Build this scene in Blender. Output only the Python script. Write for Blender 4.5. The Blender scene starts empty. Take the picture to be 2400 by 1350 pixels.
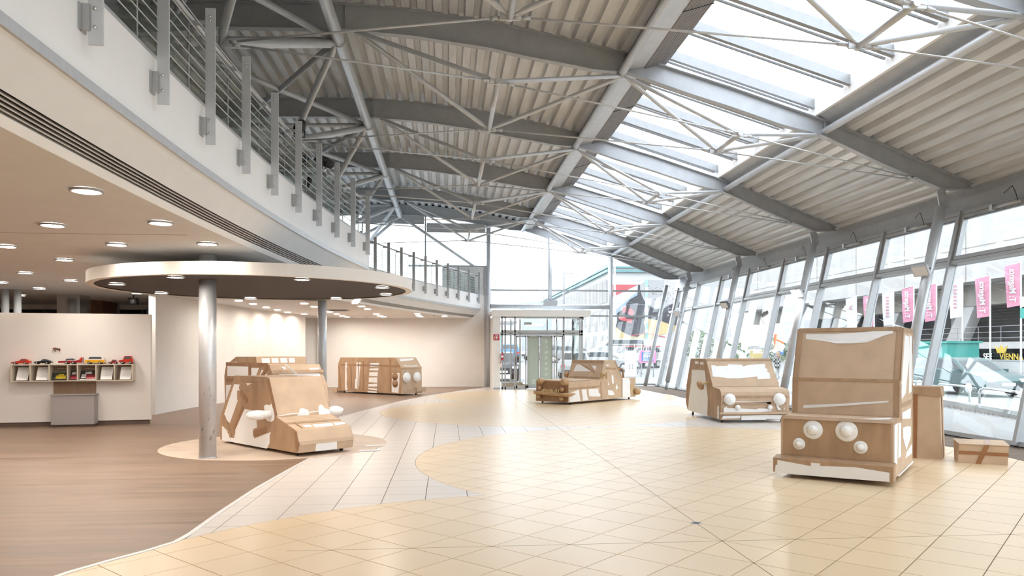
import bpy, math, random
from mathutils import Vector, Matrix
random.seed(7)
SC = bpy.context.scene
COL = SC.collection
R = math.radians

# ---------------------------------------------------------------- camera
YAW = math.atan(152 / 1730)
cam_d = bpy.data.cameras.new('camera')
cam = bpy.data.objects.new('camera', cam_d)
COL.objects.link(cam)
cam.location = (0, 0, 1.5)
cam.rotation_euler = (R(90), 0, -YAW)
cam_d.sensor_width = 36
cam_d.lens = 36 * 1730 / 2400
cam_d.shift_y = 147 / 2400
cam_d.clip_end = 600
SC.camera = cam

# ---------------------------------------------------------------- overcast sky
wd = bpy.data.worlds.new('overcast_sky')
SC.world = wd
wd.use_nodes = True
bg = wd.node_tree.nodes['Background']
bg.inputs[0].default_value = (0.90, 0.96, 1.04, 1)
bg.inputs[1].default_value = 2.3

SC.view_settings.view_transform = 'Standard'
SC.view_settings.look = 'None'
SC.view_settings.gamma = 1
SC.view_settings.use_curve_mapping = False
SC.view_settings.exposure = 1.3
SC.cycles.use_denoising = True
SC.cycles.use_light_tree = False
SC.cycles.max_bounces = 7
SC.cycles.diffuse_bounces = 4
SC.cycles.glossy_bounces = 3
SC.cycles.adaptive_threshold = .025
SC.cycles.transparent_max_bounces = 16
SC.cycles.caustics_reflective = False
SC.cycles.caustics_refractive = False
SC.cycles.sample_clamp_indirect = 6

# ---------------------------------------------------------------- materials
MATS = {}
def mat(name, col, rough=.6, metal=0., var=0., scale=8., stretch=(1, 1, 1), bump=0., rvar=0., col2=None, spec=.5, coat=0., detail=4.):
    m = bpy.data.materials.new(name); m.use_nodes = True
    nt = m.node_tree; b = nt.nodes['Principled BSDF']
    b.inputs['Roughness'].default_value = rough
    b.inputs['Metallic'].default_value = metal
    b.inputs['Specular IOR Level'].default_value = spec
    b.inputs['Coat Weight'].default_value = coat
    c = (*col, 1)
    b.inputs['Base Color'].default_value = c
    if var or bump or rvar or col2:
        tc = nt.nodes.new('ShaderNodeTexCoord'); mp = nt.nodes.new('ShaderNodeMapping')
        mp.inputs['Scale'].default_value = stretch
        nz = nt.nodes.new('ShaderNodeTexNoise'); nz.inputs['Scale'].default_value = scale; nz.inputs['Detail'].default_value = detail
        nt.links.new(tc.outputs['Object'], mp.inputs['Vector']); nt.links.new(mp.outputs['Vector'], nz.inputs['Vector'])
        if var or col2:
            rp = nt.nodes.new('ShaderNodeValToRGB')
            lo = tuple(x * (1 - var) for x in col); hi = tuple(min(1, x * (1 + var)) for x in (col2 or col))
            rp.color_ramp.elements[0].position = .3; rp.color_ramp.elements[1].position = .7
            rp.color_ramp.elements[0].color = (*lo, 1); rp.color_ramp.elements[1].color = (*hi, 1)
            nt.links.new(nz.outputs['Fac'], rp.inputs['Fac']); nt.links.new(rp.outputs['Color'], b.inputs['Base Color'])
        if bump:
            bp = nt.nodes.new('ShaderNodeBump'); bp.inputs['Strength'].default_value = bump; bp.inputs['Distance'].default_value = .02
            nt.links.new(nz.outputs['Fac'], bp.inputs['Height']); nt.links.new(bp.outputs['Normal'], b.inputs['Normal'])
        if rvar:
            mr = nt.nodes.new('ShaderNodeMapRange'); mr.inputs['To Min'].default_value = max(0, rough - rvar); mr.inputs['To Max'].default_value = rough + rvar
            nt.links.new(nz.outputs['Fac'], mr.inputs['Value']); nt.links.new(mr.outputs['Result'], b.inputs['Roughness'])
    MATS[name] = m
    return m
def emit(name, col, strength):
    m = bpy.data.materials.new(name); m.use_nodes = True; nt = m.node_tree
    b = nt.nodes['Principled BSDF']
    b.inputs['Base Color'].default_value = (*col, 1)
    b.inputs['Emission Color'].default_value = (*col, 1); b.inputs['Emission Strength'].default_value = strength
    MATS[name] = m; return m
def glass(name, tint, refl=.06, rough=.0):
    # thin architectural pane: light passes straight through, a little is mirrored
    m = bpy.data.materials.new(name); m.use_nodes = True; nt = m.node_tree
    nt.nodes.remove(nt.nodes['Principled BSDF'])
    out = nt.nodes['Material Output']
    tr = nt.nodes.new('ShaderNodeBsdfTransparent'); tr.inputs[0].default_value = (*tint, 1)
    gl = nt.nodes.new('ShaderNodeBsdfGlossy'); gl.inputs['Roughness'].default_value = rough; gl.inputs[0].default_value = (1, 1, 1, 1)
    lw = nt.nodes.new('ShaderNodeLayerWeight'); lw.inputs[0].default_value = .5
    pw = nt.nodes.new('ShaderNodeMath'); pw.operation = 'POWER'; pw.inputs[1].default_value = 5
    mu = nt.nodes.new('ShaderNodeMath'); mu.operation = 'MULTIPLY_ADD'; mu.inputs[1].default_value = .8 - refl; mu.inputs[2].default_value = refl
    mx = nt.nodes.new('ShaderNodeMixShader')
    nt.links.new(lw.outputs['Facing'], pw.inputs[0]); nt.links.new(pw.outputs[0], mu.inputs[0]); nt.links.new(mu.outputs[0], mx.inputs[0])
    nt.links.new(tr.outputs[0], mx.inputs[1]); nt.links.new(gl.outputs[0], mx.inputs[2]); nt.links.new(mx.outputs[0], out.inputs[0])
    MATS[name] = m; return m

mat('white_paint', (.84, .83, .81), .55, var=.02, scale=3)
mat('wall_warm', (.83, .80, .765), .6, var=.02, scale=2)
mat('ceiling_white', (.79, .80, .81), .65, var=.02, scale=4)
mat('fascia_white', (.90, .90, .895), .5, var=.015, scale=2)
mat('metal_strip', (.56, .565, .57), .4, .6, var=.05, scale=20)
mat('steel_paint', (.48, .50, .53), .38, .15, var=.05, scale=6)
mat('steel_light', (.63, .655, .685), .33, .2, var=.05, scale=6)
mat('girder_grey', (.46, .485, .515), .42, .1, var=.06, scale=5)
mat('deck_metal', (.73, .74, .75), .36, .15, var=.10, scale=5, stretch=(1, .15, 1), rvar=.08)
mat('blind_dark', (.27, .27, .275), .6, var=.1, scale=12)
mat('alu_sky', (.32, .335, .35), .4, .2, var=.04, scale=10)
mat('alu', (.44, .45, .46), .35, .2, var=.04, scale=10)
mat('alu_dark', (.12, .12, .125), .5)
mat('black', (.012, .012, .014), .45, var=.2, scale=10)
mat('louvre_dark', (.02, .018, .016), .7, var=.1)
mat('louvre_slat', (.62, .59, .55), .5, var=.03)
mat('canopy_dark', (.060, .048, .046), .7, var=.10, scale=6, stretch=(.4, 3, 1))
mat('canopy_rim', (.80, .755, .70), .55, var=.02)
mat('chrome', (.75, .75, .74), .12, 1.0, var=.03, scale=3)
mat('rubber', (.02, .02, .02), .7, var=.1)
mat('cardboard', (.58, .425, .295), .75, var=.09, scale=4, bump=.10, stretch=(1, 1, 1))
mat('kraft', (.43, .28, .17), .55, var=.14, scale=7, bump=.10, stretch=(1, 1, .35))
mat('kraft_dark', (.34, .19, .10), .5, var=.12, scale=9, bump=.1)
mat('tape_brown', (.33, .15, .065), .38, var=.08, scale=14)
mat('tape_cream', (.66, .50, .24), .45, var=.08, scale=14)
mat('paper', (.90, .895, .89), .7, var=.02, scale=5)
mat('papier_mache', (.92, .915, .90), .65, var=.03, scale=25, bump=.35)
mat('lumpy_kraft', (.50, .32, .17), .55, var=.16, scale=18, bump=.4)
emit('lamp_warm', (1.0, .91, .81), 80)
emit('lamp_spot', (1.0, .80, .5), 12)
glass('pane', (.95, .97, .965), .07)
glass('pane_sky', (.985, .99, .99), .03)
glass('pane_rail', (.74, .79, .77), .10)
glass('pane_green', (.72, .80, .74), .08)
def frosted(name, col):
    m = bpy.data.materials.new(name); m.use_nodes = True; nt = m.node_tree; nt.nodes.remove(nt.nodes['Principled BSDF'])
    a = nt.nodes.new('ShaderNodeBsdfTranslucent'); b = nt.nodes.new('ShaderNodeBsdfDiffuse'); c = nt.nodes.new('ShaderNodeBsdfTransparent')
    nz = nt.nodes.new('ShaderNodeTexNoise'); nz.inputs['Scale'].default_value = 2; hs = nt.nodes.new('ShaderNodeHueSaturation'); hs.inputs['Color'].default_value = (*col, 1)
    mr = nt.nodes.new('ShaderNodeMapRange'); mr.inputs['To Min'].default_value = .92; mr.inputs['To Max'].default_value = 1.08; nt.links.new(nz.outputs[0], mr.inputs[0]); nt.links.new(mr.outputs[0], hs.inputs['Value'])
    for q in (a, b): nt.links.new(hs.outputs[0], q.inputs[0])
    m1 = nt.nodes.new('ShaderNodeMixShader'); m2 = nt.nodes.new('ShaderNodeMixShader'); m1.inputs[0].default_value = .6; m2.inputs[0].default_value = .15
    nt.links.new(a.outputs[0], m1.inputs[1]); nt.links.new(b.outputs[0], m1.inputs[2]); nt.links.new(m1.outputs[0], m2.inputs[1]); nt.links.new(c.outputs[0], m2.inputs[2]); nt.links.new(m2.outputs[0], nt.nodes['Material Output'].inputs[0])
    MATS[name] = m
frosted('pane_frosted', (.52, .57, .49))

# ---------------------------------------------------------------- mesh helpers
class MB:
    def __init__(s): s.v = []; s.f = []; s.sm = []
    def add(s, vs, fs, smooth=False):
        o = len(s.v); s.v += [tuple(p) for p in vs]
        s.f += [tuple(i + o for i in f) for f in fs]; s.sm += [smooth] * len(fs); return s
    def box(s, x0, x1, y0, y1, z0, z1):
        v = [(x, y, z) for z in (z0, z1) for y in (y0, y1) for x in (x0, x1)]
        return s.add(v, [(0, 2, 3, 1), (4, 5, 7, 6), (0, 1, 5, 4), (2, 6, 7, 3), (0, 4, 6, 2), (1, 3, 7, 5)])
    def obox(s, c, ax, ay, az, hx, hy, hz):
        c, ax, ay, az = map(Vector, (c, ax, ay, az))
        v = [c + ax * hx * i + ay * hy * j + az * hz * k for k in (-1, 1) for j in (-1, 1) for i in (-1, 1)]
        return s.add(v, [(0, 2, 3, 1), (4, 5, 7, 6), (0, 1, 5, 4), (2, 6, 7, 3), (0, 4, 6, 2), (1, 3, 7, 5)])
    def beam(s, a, b, w, h, up=(0, 0, 1)):
        a, b = Vector(a), Vector(b); d = (b - a); L = d.length; d /= L
        u = Vector(up); x = d.cross(u)
        if x.length < 1e-4: x = d.cross(Vector((0, 1, 0)))
        x.normalize(); z = x.cross(d)
        return s.obox((a + b) / 2, d, x, z, L / 2, w / 2, h / 2)
    def prism(s, poly, ex):
        """poly: 3-D points in order, ex: extrusion vector"""
        n = len(poly); ex = Vector(ex); P = [Vector(p) for p in poly]
        v = P + [p + ex for p in P]
        f = [tuple(range(n - 1, -1, -1)), tuple(range(n, 2 * n))]
        f += [(i, (i + 1) % n, n + (i + 1) % n, n + i) for i in range(n)]
        return s.add(v, f)
    def tube(s, pts, r, n=10, cap=True, closed=False):
        P = [Vector(p) for p in pts]; m = len(P); rs = r if isinstance(r, (list, tuple)) else [r] * m
        vs = []; px = None
        for i, p in enumerate(P):
            d = (P[(i + 1) % m] - P[i - 1]) if closed else (P[min(i + 1, m - 1)] - P[max(i - 1, 0)])
            d.normalize()
            if px is None:
                px = d.cross(Vector((0, 0, 1)))
                if px.length < 1e-3: px = d.cross(Vector((0, 1, 0)))
            px = (px - d * px.dot(d)).normalized(); py = d.cross(px)
            vs += [p + (px * math.cos(2 * math.pi * k / n) + py * math.sin(2 * math.pi * k / n)) * rs[i] for k in range(n)]
        fs = []
        for i in range(m if closed else m - 1):
            j = (i + 1) % m
            fs += [(i * n + k, i * n + (k + 1) % n, j * n + (k + 1) % n, j * n + k) for k in range(n)]
        s.add(vs, fs, True)
        if cap and not closed:
            o = len(s.v) - len(vs)
            s.f += [tuple(o + k for k in range(n - 1, -1, -1)), tuple(o + (m - 1) * n + k for k in range(n))]; s.sm += [False] * 2
        return s
    def lathe(s, prof, c=(0, 0, 0), ax=(0, 0, 1), n=20, smooth=True):
        """prof: (radius, height along ax) list; open ends with r=0 close themselves"""
        ax = Vector(ax).normalized(); c = Vector(c)
        x = ax.orthogonal().normalized(); y = ax.cross(x); vs = []
        for r, h in prof:
            vs += [c + ax * h + (x * math.cos(2 * math.pi * k / n) + y * math.sin(2 * math.pi * k / n)) * r for k in range(n)]
        fs = [(i * n + k, i * n + (k + 1) % n, (i + 1) * n + (k + 1) % n, (i + 1) * n + k) for i in range(len(prof) - 1) for k in range(n)]
        return s.add(vs, fs, smooth)
    def ball(s, c, r, n=12, jit=0., sc=(1, 1, 1), ax=None):
        c = Vector(c); vs = []; fs = []; m = n // 2 + 1
        M = Matrix.Identity(3) if ax is None else Vector((0, 0, 1)).rotation_difference(Vector(ax)).to_matrix()
        for i in range(m + 1):
            t = math.pi * i / m
            for k in range(n):
                q = 1 + random.uniform(-jit, jit) if 0 < i < m else 1
                p = Vector((math.sin(t) * math.cos(2 * math.pi * k / n) * sc[0], math.sin(t) * math.sin(2 * math.pi * k / n) * sc[1], math.cos(t) * sc[2])) * r * q
                vs.append(c + M @ p)
        for i in range(m):
            fs += [(i * n + k, (i + 1) * n + k, (i + 1) * n + (k + 1) % n, i * n + (k + 1) % n) for k in range(n)]
        return s.add(vs, fs, True)
    def build(s, name, m, parent=None, loc=None):
        me = bpy.data.meshes.new(name)
        me.from_pydata(s.v, [], s.f); me.update()
        me.polygons.foreach_set('use_smooth', s.sm)
        me.materials.append(MATS[m] if isinstance(m, str) else m)
        return link(name, me, parent, loc)
def link(name, me, parent=None, loc=None):
    o = bpy.data.objects.new(name, me); COL.objects.link(o)
    if loc is not None: o.location = loc
    if parent is not None: o.parent = parent
    return o
def empty(name, loc=(0, 0, 0), rz=0):
    o = bpy.data.objects.new(name, None); COL.objects.link(o)
    o.location = loc; o.rotation_euler = (0, 0, rz); o.empty_display_size = .1; return o
def tag(o, label, cat, group=None):
    o['label'] = label; o['category'] = cat
    if group: o['group'] = group
    return o
def struct(o, label=None):
    o['kind'] = 'structure'
    if label: o['label'] = label
    return o
def copy_tree(o, parent=None):
    c = o.copy(); COL.objects.link(c); c.parent = parent
    for ch in list(o.children): copy_tree(ch, c)
    return c
ORD = ['first', 'second', 'third', 'fourth', 'fifth', 'sixth', 'seventh', 'eighth', 'ninth', 'tenth', 'eleventh', 'twelfth', 'thirteenth', 'fourteenth', 'fifteenth', 'sixteenth', 'seventeenth', 'eighteenth', 'nineteenth', 'twentieth']
ORD += ['twenty-' + x for x in ORD[:9]] + ['thirtieth'] + ['thirty-' + x for x in ORD[:9]] + ['fortieth'] + ['forty-' + x for x in ORD[:9]]
def interp(tab, x):
    if x <= tab[0][0]: a, b = tab[0], tab[1]
    elif x >= tab[-1][0]: a, b = tab[-2], tab[-1]
    else:
        for a, b in zip(tab, tab[1:]):
            if a[0] <= x <= b[0]: break
    return a[1] + (b[1] - a[1]) * (x - a[0]) / (b[0] - a[0])
def text_mesh(body, size, mname, extr=.004, bold=False, align='CENTER'):
    cu = bpy.data.curves.new('lettering', 'FONT'); cu.body = body; cu.size = size; cu.extrude = extr
    cu.align_x = align; cu.align_y = 'CENTER'
    if bold: cu.offset = size * .018
    t = bpy.data.objects.new('lettering', cu); COL.objects.link(t)
    dg = bpy.context.evaluated_depsgraph_get()
    me = bpy.data.meshes.new_from_object(t.evaluated_get(dg))
    bpy.data.objects.remove(t)
    me.materials.clear(); me.materials.append(MATS[mname]); return me
def letters(name, body, size, mname, M, parent, mirror=False, bold=False):
    me = text_mesh(body, size, mname, bold=bold)
    if mirror: M = M @ Matrix.Diagonal((-1, 1, 1, 1))
    me.transform(M)
    if mirror: me.flip_normals()
    return link(name, me, parent)
def basis(o, x, y):
    x, y = Vector(x).normalized(), Vector(y).normalized(); z = x.cross(y)
    M = Matrix.Identity(4)
    for i in range(3): M[i][0], M[i][1], M[i][2], M[i][3] = x[i], y[i], z[i], o[i]
    return M
# ================================================================= FLOOR
YF = 31.0                       # inner face of the far wall
CIRC = [(1.2, 3.7, 4.05), (3.72, 10.15, 4.15), (2.35, 18.35, 3.98), (3.6, 24.3, 3.98), (6.2, 4.6, 4.1)]
TRIM = [(-17, -2.85), (-4, -2.85), (3.7, -2.85), (4.4, -2.79), (5.16, -2.58), (5.47, -2.41), (5.84, -2.175), (6.06, -2.085), (7.08, -2.087), (8.2, -2.06), (9.4, -1.98), (10.59, -1.88),
        (12.5, -1.95), (15, -2.25), (17.02, -2.39), (19.05, -1.96), (21.83, -1.43), (24.63, -.68), (28.55, .85), (31.0, 1.9)]
trimx = lambda y: interp(TRIM, y)
def wood_mat():
    m = mat('wood_floor', (.2, .12, .07), .36, spec=.35)
    nt = m.node_tree; b = nt.nodes['Principled BSDF']
    tc = nt.nodes.new('ShaderNodeTexCoord'); mp = nt.nodes.new('ShaderNodeMapping'); mp.inputs['Scale'].default_value = (.35, 7, 1)
    n1 = nt.nodes.new('ShaderNodeTexNoise'); n1.inputs['Scale'].default_value = 1.6; n1.inputs['Detail'].default_value = 8
    mp2 = nt.nodes.new('ShaderNodeMapping'); mp2.inputs['Scale'].default_value = (1.6, 50, 1)
    n2 = nt.nodes.new('ShaderNodeTexNoise'); n2.inputs['Scale'].default_value = 2; n2.inputs['Detail'].default_value = 5
    br = nt.nodes.new('ShaderNodeTexBrick'); br.inputs['Scale'].default_value = 1; br.inputs['Brick Width'].default_value = 1.3; br.inputs['Row Height'].default_value = .11
    br.inputs['Mortar Size'].default_value = .0; br.inputs['Color1'].default_value = (.40, .40, .40, 1); br.inputs['Color2'].default_value = (.60, .60, .60, 1); br.inputs['Mortar'].default_value = (.4, .4, .4, 1)
    ad = nt.nodes.new('ShaderNodeMath'); ad.operation = 'ADD'; ad2 = nt.nodes.new('ShaderNodeMath'); ad2.operation = 'MULTIPLY_ADD'; ad2.inputs[1].default_value = .45
    rp = nt.nodes.new('ShaderNodeValToRGB'); e = rp.color_ramp.elements
    e[0].position = .55; e[0].color = (.155, .102, .069, 1); e[1].position = 1.05; e[1].color = (.295, .192, .128, 1)
    L = nt.links.new
    L(tc.outputs['Object'], mp.inputs[0]); L(mp.outputs[0], n1.inputs[0]); L(tc.outputs['Object'], mp2.inputs[0]); L(mp2.outputs[0], n2.inputs[0]); L(tc.outputs['Object'], br.inputs[0])
    L(n1.outputs[0], ad.inputs[0]); sep = nt.nodes.new('ShaderNodeMath'); sep.operation = 'MULTIPLY'; sep.inputs[1].default_value = .5; L(br.outputs[0], sep.inputs[0]); L(sep.outputs[0], ad.inputs[1])
    L(n2.outputs[0], ad2.inputs[0]); L(ad.outputs[0], ad2.inputs[2])
    sb = nt.nodes.new('ShaderNodeMath'); sb.operation = 'SUBTRACT'; sb.inputs[1].default_value = .2; L(ad2.outputs[0], sb.inputs[0]); L(sb.outputs[0], rp.inputs[0])
    L(rp.outputs[0], b.inputs['Base Color'])
    mr = nt.nodes.new('ShaderNodeMapRange'); mr.inputs['To Min'].default_value = .28; mr.inputs['To Max'].default_value = .5; L(n1.outputs[0], mr.inputs[0]); L(mr.outputs[0], b.inputs['Roughness'])
wood_mat()
def tile_mat(name, col, rough):
    m = mat(name, col, rough, spec=.5)
    nt = m.node_tree; b = nt.nodes['Principled BSDF']
    oi = nt.nodes.new('ShaderNodeObjectInfo'); geo = nt.nodes.new('ShaderNodeNewGeometry')
    nz = nt.nodes.new('ShaderNodeTexNoise'); nz.inputs['Scale'].default_value = .6; nz.inputs['Detail'].default_value = 2
    n2 = nt.nodes.new('ShaderNodeTexNoise'); n2.inputs['Scale'].default_value = 60
    nt.links.new(geo.outputs['Position'], nz.inputs[0]); nt.links.new(geo.outputs['Position'], n2.inputs[0])
    s = nt.nodes.new('ShaderNodeMath'); s.operation = 'MULTIPLY_ADD'; s.inputs[1].default_value = .05; s.inputs[2].default_value = .93
    nt.links.new(oi.outputs['Random'], s.inputs[0])
    s2 = nt.nodes.new('ShaderNodeMath'); s2.operation = 'MULTIPLY_ADD'; s2.inputs[1].default_value = .04; nt.links.new(nz.outputs[0], s2.inputs[0]); nt.links.new(s.outputs[0], s2.inputs[2])
    hs = nt.nodes.new('ShaderNodeHueSaturation'); hs.inputs['Color'].default_value = (*col, 1); nt.links.new(s2.outputs[0], hs.inputs['Value'])
    nt.links.new(hs.outputs[0], b.inputs['Base Color'])
    mr = nt.nodes.new('ShaderNodeMapRange'); mr.inputs['To Min'].default_value = rough - .015; mr.inputs['To Max'].default_value = rough + .015
    nt.links.new(nz.outputs[0], mr.inputs[0]); nt.links.new(mr.outputs[0], b.inputs['Roughness'])
tile_mat('tile_yellow', (.76, .58, .37), .30)
tile_mat('tile_grey', (.69, .625, .565), .30)
mat('grout', (.16, .11, .075), .8, var=.15, scale=5)
mat('plaster_floor', (.58, .46, .36), .5, var=.12, scale=2.2, detail=8)
mat('trim_metal', (.72, .69, .66), .4, .2, var=.05)

floor = struct(MB().box(-16, 8.95, -17, YF, -.08, -.006).build('floor', 'grout'), 'showroom floor with wood area and curved tile fields')
ys = [-17, -10, -5] + [y / 4 for y in range(-16, 125) if y / 4 < YF] + [YF]
P = [(trimx(y) - .035, y, -.006) for y in ys]
MB().prism([(-16, -17, -.006)] + P + [(-16, YF, -.006)], (0, 0, .006)).build('wood_flooring', 'wood_floor', floor)
mb = MB()
for a, b in zip(ys, ys[1:]):
    xa, xb = trimx(a), trimx(b)
    mb.prism([(xa - .035, a, -.006), (xa + .01, a, -.006), (xb + .01, b, -.006), (xb - .035, b, -.006)], (0, 0, .011))
mb.build('trim_strip', 'trim_metal', floor)
MB().lathe([(0, -.004), (1.72, -.004), (1.72, .0045), (1.70, .006), (0, .006)], (-2.7, 12.05, 0), n=72, smooth=False).build('plaster_disc', 'plaster_floor', floor)

def fy(x, y):      # > 0 inside the yellow circles
    return max(r - math.hypot(x - cx, y - cy) for cx, cy, r in CIRC)
def clip(poly, f, proj=None):
    """keep the part of a plan polygon where f >= 0; proj pulls points of the new edge onto the curve"""
    q = []; cut = None; first = None
    n = len(poly); vals = [f(*p) for p in poly]
    if all(v < 0 for v in vals): return []
    st = next((i for i in range(n) if vals[i] >= 0), 0)
    for i in list(range(st, n)) + list(range(st)):
        a, b, fa, fb = poly[i], poly[(i + 1) % n], vals[i], vals[(i + 1) % n]
        if fa >= 0: q.append(a)
        if (fa >= 0) != (fb >= 0):
            lo, hi = (0., 1.)
            for _ in range(14):
                t = (lo + hi) / 2; v = f(a[0] + (b[0] - a[0]) * t, a[1] + (b[1] - a[1]) * t)
                if (v >= 0) == (fa >= 0): lo = t
                else: hi = t
            c = (a[0] + (b[0] - a[0]) * lo, a[1] + (b[1] - a[1]) * lo)
            if fa >= 0: cut = c
            elif cut and proj:
                for k in range(1, 5): q.append(proj(cut[0] + (c[0] - cut[0]) * k / 5, cut[1] + (c[1] - cut[1]) * k / 5))
            q.append(c)
    return q
def circ_clip(poly, c, inside):
    if len(poly) < 3: return []
    cx, cy, r = c; r = r - .003 if inside else r + .003; s = 1 if inside else -1
    def proj(x, y):
        d = math.hypot(x - cx, y - cy); return (cx + (x - cx) * r / d, cy + (y - cy) * r / d)
    return clip(poly, lambda x, y: s * (r - math.hypot(x - cx, y - cy)), proj)
def cut_tile(sq, yellow):
    base = clip(dense(sq), lambda x, y: min(8.93 - x, x - trimx(y) - .012, YF - y))
    out = []
    if yellow:
        for i, c in enumerate(CIRC):
            p = circ_clip(base, c, True)
            for c2 in CIRC[:i]: p = circ_clip(p, (c2[0], c2[1], c2[2] - .006), False)
            if area(p) > .0003: out.append(p)
    else:
        p = base
        for c in CIRC: p = circ_clip(p, c, False)
        if area(p) > .0003: out.append(p)
    return out
def area(p): return abs(sum(p[i][0] * p[(i + 1) % len(p)][1] - p[(i + 1) % len(p)][0] * p[i][1] for i in range(len(p)))) / 2 if len(p) > 2 else 0
SY, CY = math.sin(YAW), math.cos(YAW)
def to_view(x, y, z=0.):
    xc, zc = x * CY - y * SY, x * SY + y * CY
    return (1200 + 1730 * xc / zc, 822 - 1730 * (z - 1.5) / zc) if zc > .2 else None
def dense(poly, k=14):
    q = []
    for i in range(len(poly)):
        a, b = poly[i], poly[(i + 1) % len(poly)]
        q += [(a[0] + (b[0] - a[0]) * t / k, a[1] + (b[1] - a[1]) * t / k) for t in range(k)]
    return q
D, G = .303, .0035
tiles = []
for i in range(-20, 24):
    for j in range(-26, 104):
        if (i + j) % 2: continue
        cx, cy = 2.16 + i * D, 6.258 + D + j * D
        if not (-3.2 < cx < 9.2 and -2.6 < cy < YF): continue
        d = D - G * 1.4
        sq = [(cx - d, cy), (cx, cy - d), (cx + d, cy), (cx, cy + d)]
        full = all(fy(*p) > 0 and p[0] < 8.9 and p[0] > trimx(p[1]) + .02 and p[1] < YF for p in sq)
        tiles.append(('tile_yellow', (cx, cy), sq, full))
S = .4285
for i in range(-14, 18):
    for j in range(-12, 62):
        cx, cy = -.22 + (i + .5) * S, 6.05 + (j + .5) * S
        if not (-3.2 < cx < 9.2 and -2.6 < cy < YF): continue
        d = S / 2 - G
        sq = [(cx - d, cy - d), (cx + d, cy - d), (cx + d, cy + d), (cx - d, cy + d)]
        full = all(fy(*p) < -.15 and p[0] < 8.9 and p[0] > trimx(p[1]) + .02 and p[1] < YF for p in sq)
        tiles.append(('tile_grey', (cx, cy), sq, full))
done = []
for mname, c, sq, full in tiles:
    if full and mname == 'tile_yellow' and not any(all(math.hypot(p[0] - cx, p[1] - cy) < r for p in sq) for cx, cy, r in CIRC): full = False
    polys = [sq] if full else cut_tile(sq, mname == 'tile_yellow')
    if not polys: continue
    v = [to_view(*p) for p in sq]
    if any(q is None for q in v): s = 0
    else:
        s = area(v) if all(-60 < q[0] < 2460 and 0 < q[1] < 1400 for q in v) else 0
        if c[0] < -2.4 and c[1] > 9: s *= .2
    done.append((s * sum(area(p) for p in polys) / area(sq), mname, c, polys, full))
done.sort(key=lambda t: -t[0])
proto = {}
rest = {'tile_yellow': MB(), 'tile_grey': MB()}
for k, (s, mname, c, polys, full) in enumerate(done):
    poly = polys[0]
    if k < 300:
        if full:
            if mname not in proto:
                o = MB().prism([(p[0] - c[0], p[1] - c[1], -.006) for p in poly], (0, 0, .006)).build('floor_tile', mname, floor, (c[0], c[1], 0)); proto[mname] = o.data
            else: link('floor_tile', proto[mname], floor, (c[0], c[1], 0))
        else:
            mb = MB()
            for poly in polys: mb.prism([(p[0] - c[0], p[1] - c[1], -.006) for p in poly], (0, 0, .006))
            mb.build('floor_tile', mname, floor, (c[0], c[1], 0))
    else:
        for poly in polys: rest[mname].prism([(p[0], p[1], -.006) for p in poly], (0, 0, .006))
for mname, m in rest.items():
    o = m.build('distant_floor_tiles', mname, floor); o['kind'] = 'stuff'
o = MB().box(-2.8, 8.93, -17, -2.55, -.006, 0).build('rear_floor_tiles', 'tile_yellow', floor)
# movement joint along the hall and the small floor drain
mb = MB(); mb.box(2.1575, 2.1625, 3, 24, -.004, .0008); mb.box(-1.2, 8.5, 5.649, 5.653, -.004, .0006); mb.build('movement_joint', 'grout', floor)
o = empty('floor_drain', (2.16, 6.258, 0)); tag(o, 'small square metal floor drain set in the yellow tiles', 'drain')
mb = MB(); mb.prism([(-.058, 0, .0005), (0, -.058, .0005), (.058, 0, .0005), (0, .058, .0005)], (0, 0, .002)); mb.build('drain_frame', 'alu', o)
mb = MB(); mb.prism([(-.04, 0, .002), (0, -.04, .002), (.04, 0, .002), (0, .04, .002)], (0, 0, .002)); mb.build('drain_grate', 'black', o)

# ================================================================= WALLS, CEILING UNDER THE BALCONY
ZC = 2.84
E1 = [(-2.33 + .0078 * (y - 6.2) ** 2 if y > 6.2 else max(-2.33 + .004 * (y - 6.2) ** 2, -2.33) if y > -2 else -2.06, y) for y in [-16, -12, -8, -4, -2, 0, 2, 3, 4, 5, 6, 7, 8, 9, 10, 11, 12, 13, 14, 15, 15.6]]
e2x = lambda y: -2.13 + .28 * (y - 21.3) + .009 * (y - 21.3) ** 2
E2 = [(e2x(15.6), 15.6)] + [(e2x(y), y) for y in [16.5, 17.5, 18.5, 19.5, 20.5, 21.5, 22.5, 23.5, 24.5, 25.5, 26.5, 27.5, 28.5, 29.5, 30.3, 31.0]]
def offs(pts, d):
    """offset a plan polyline to its left side (negative x for a line running +y)"""
    q = []
    for i, p in enumerate(pts):
        ns = []
        for a, b in ((i - 1, i), (i, i + 1)):
            if a >= 0 and b < len(pts):
                dx, dy = pts[b][0] - pts[a][0], pts[b][1] - pts[a][1]; l = math.hypot(dx, dy); ns.append((-dy / l, dx / l))
        if len(ns) == 1: n = ns[0]; k = 1
        else:
            n = (ns[0][0] + ns[1][0], ns[0][1] + ns[1][1]); l = math.hypot(*n); n = (n[0] / l, n[1] / l)
            k = min(3, 1 / max(.3, n[0] * ns[0][0] + n[1] * ns[0][1]))
        q.append((p[0] + n[0] * d * k, p[1] + n[1] * d * k))
    return q
EDGE = E1 + E2
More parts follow.
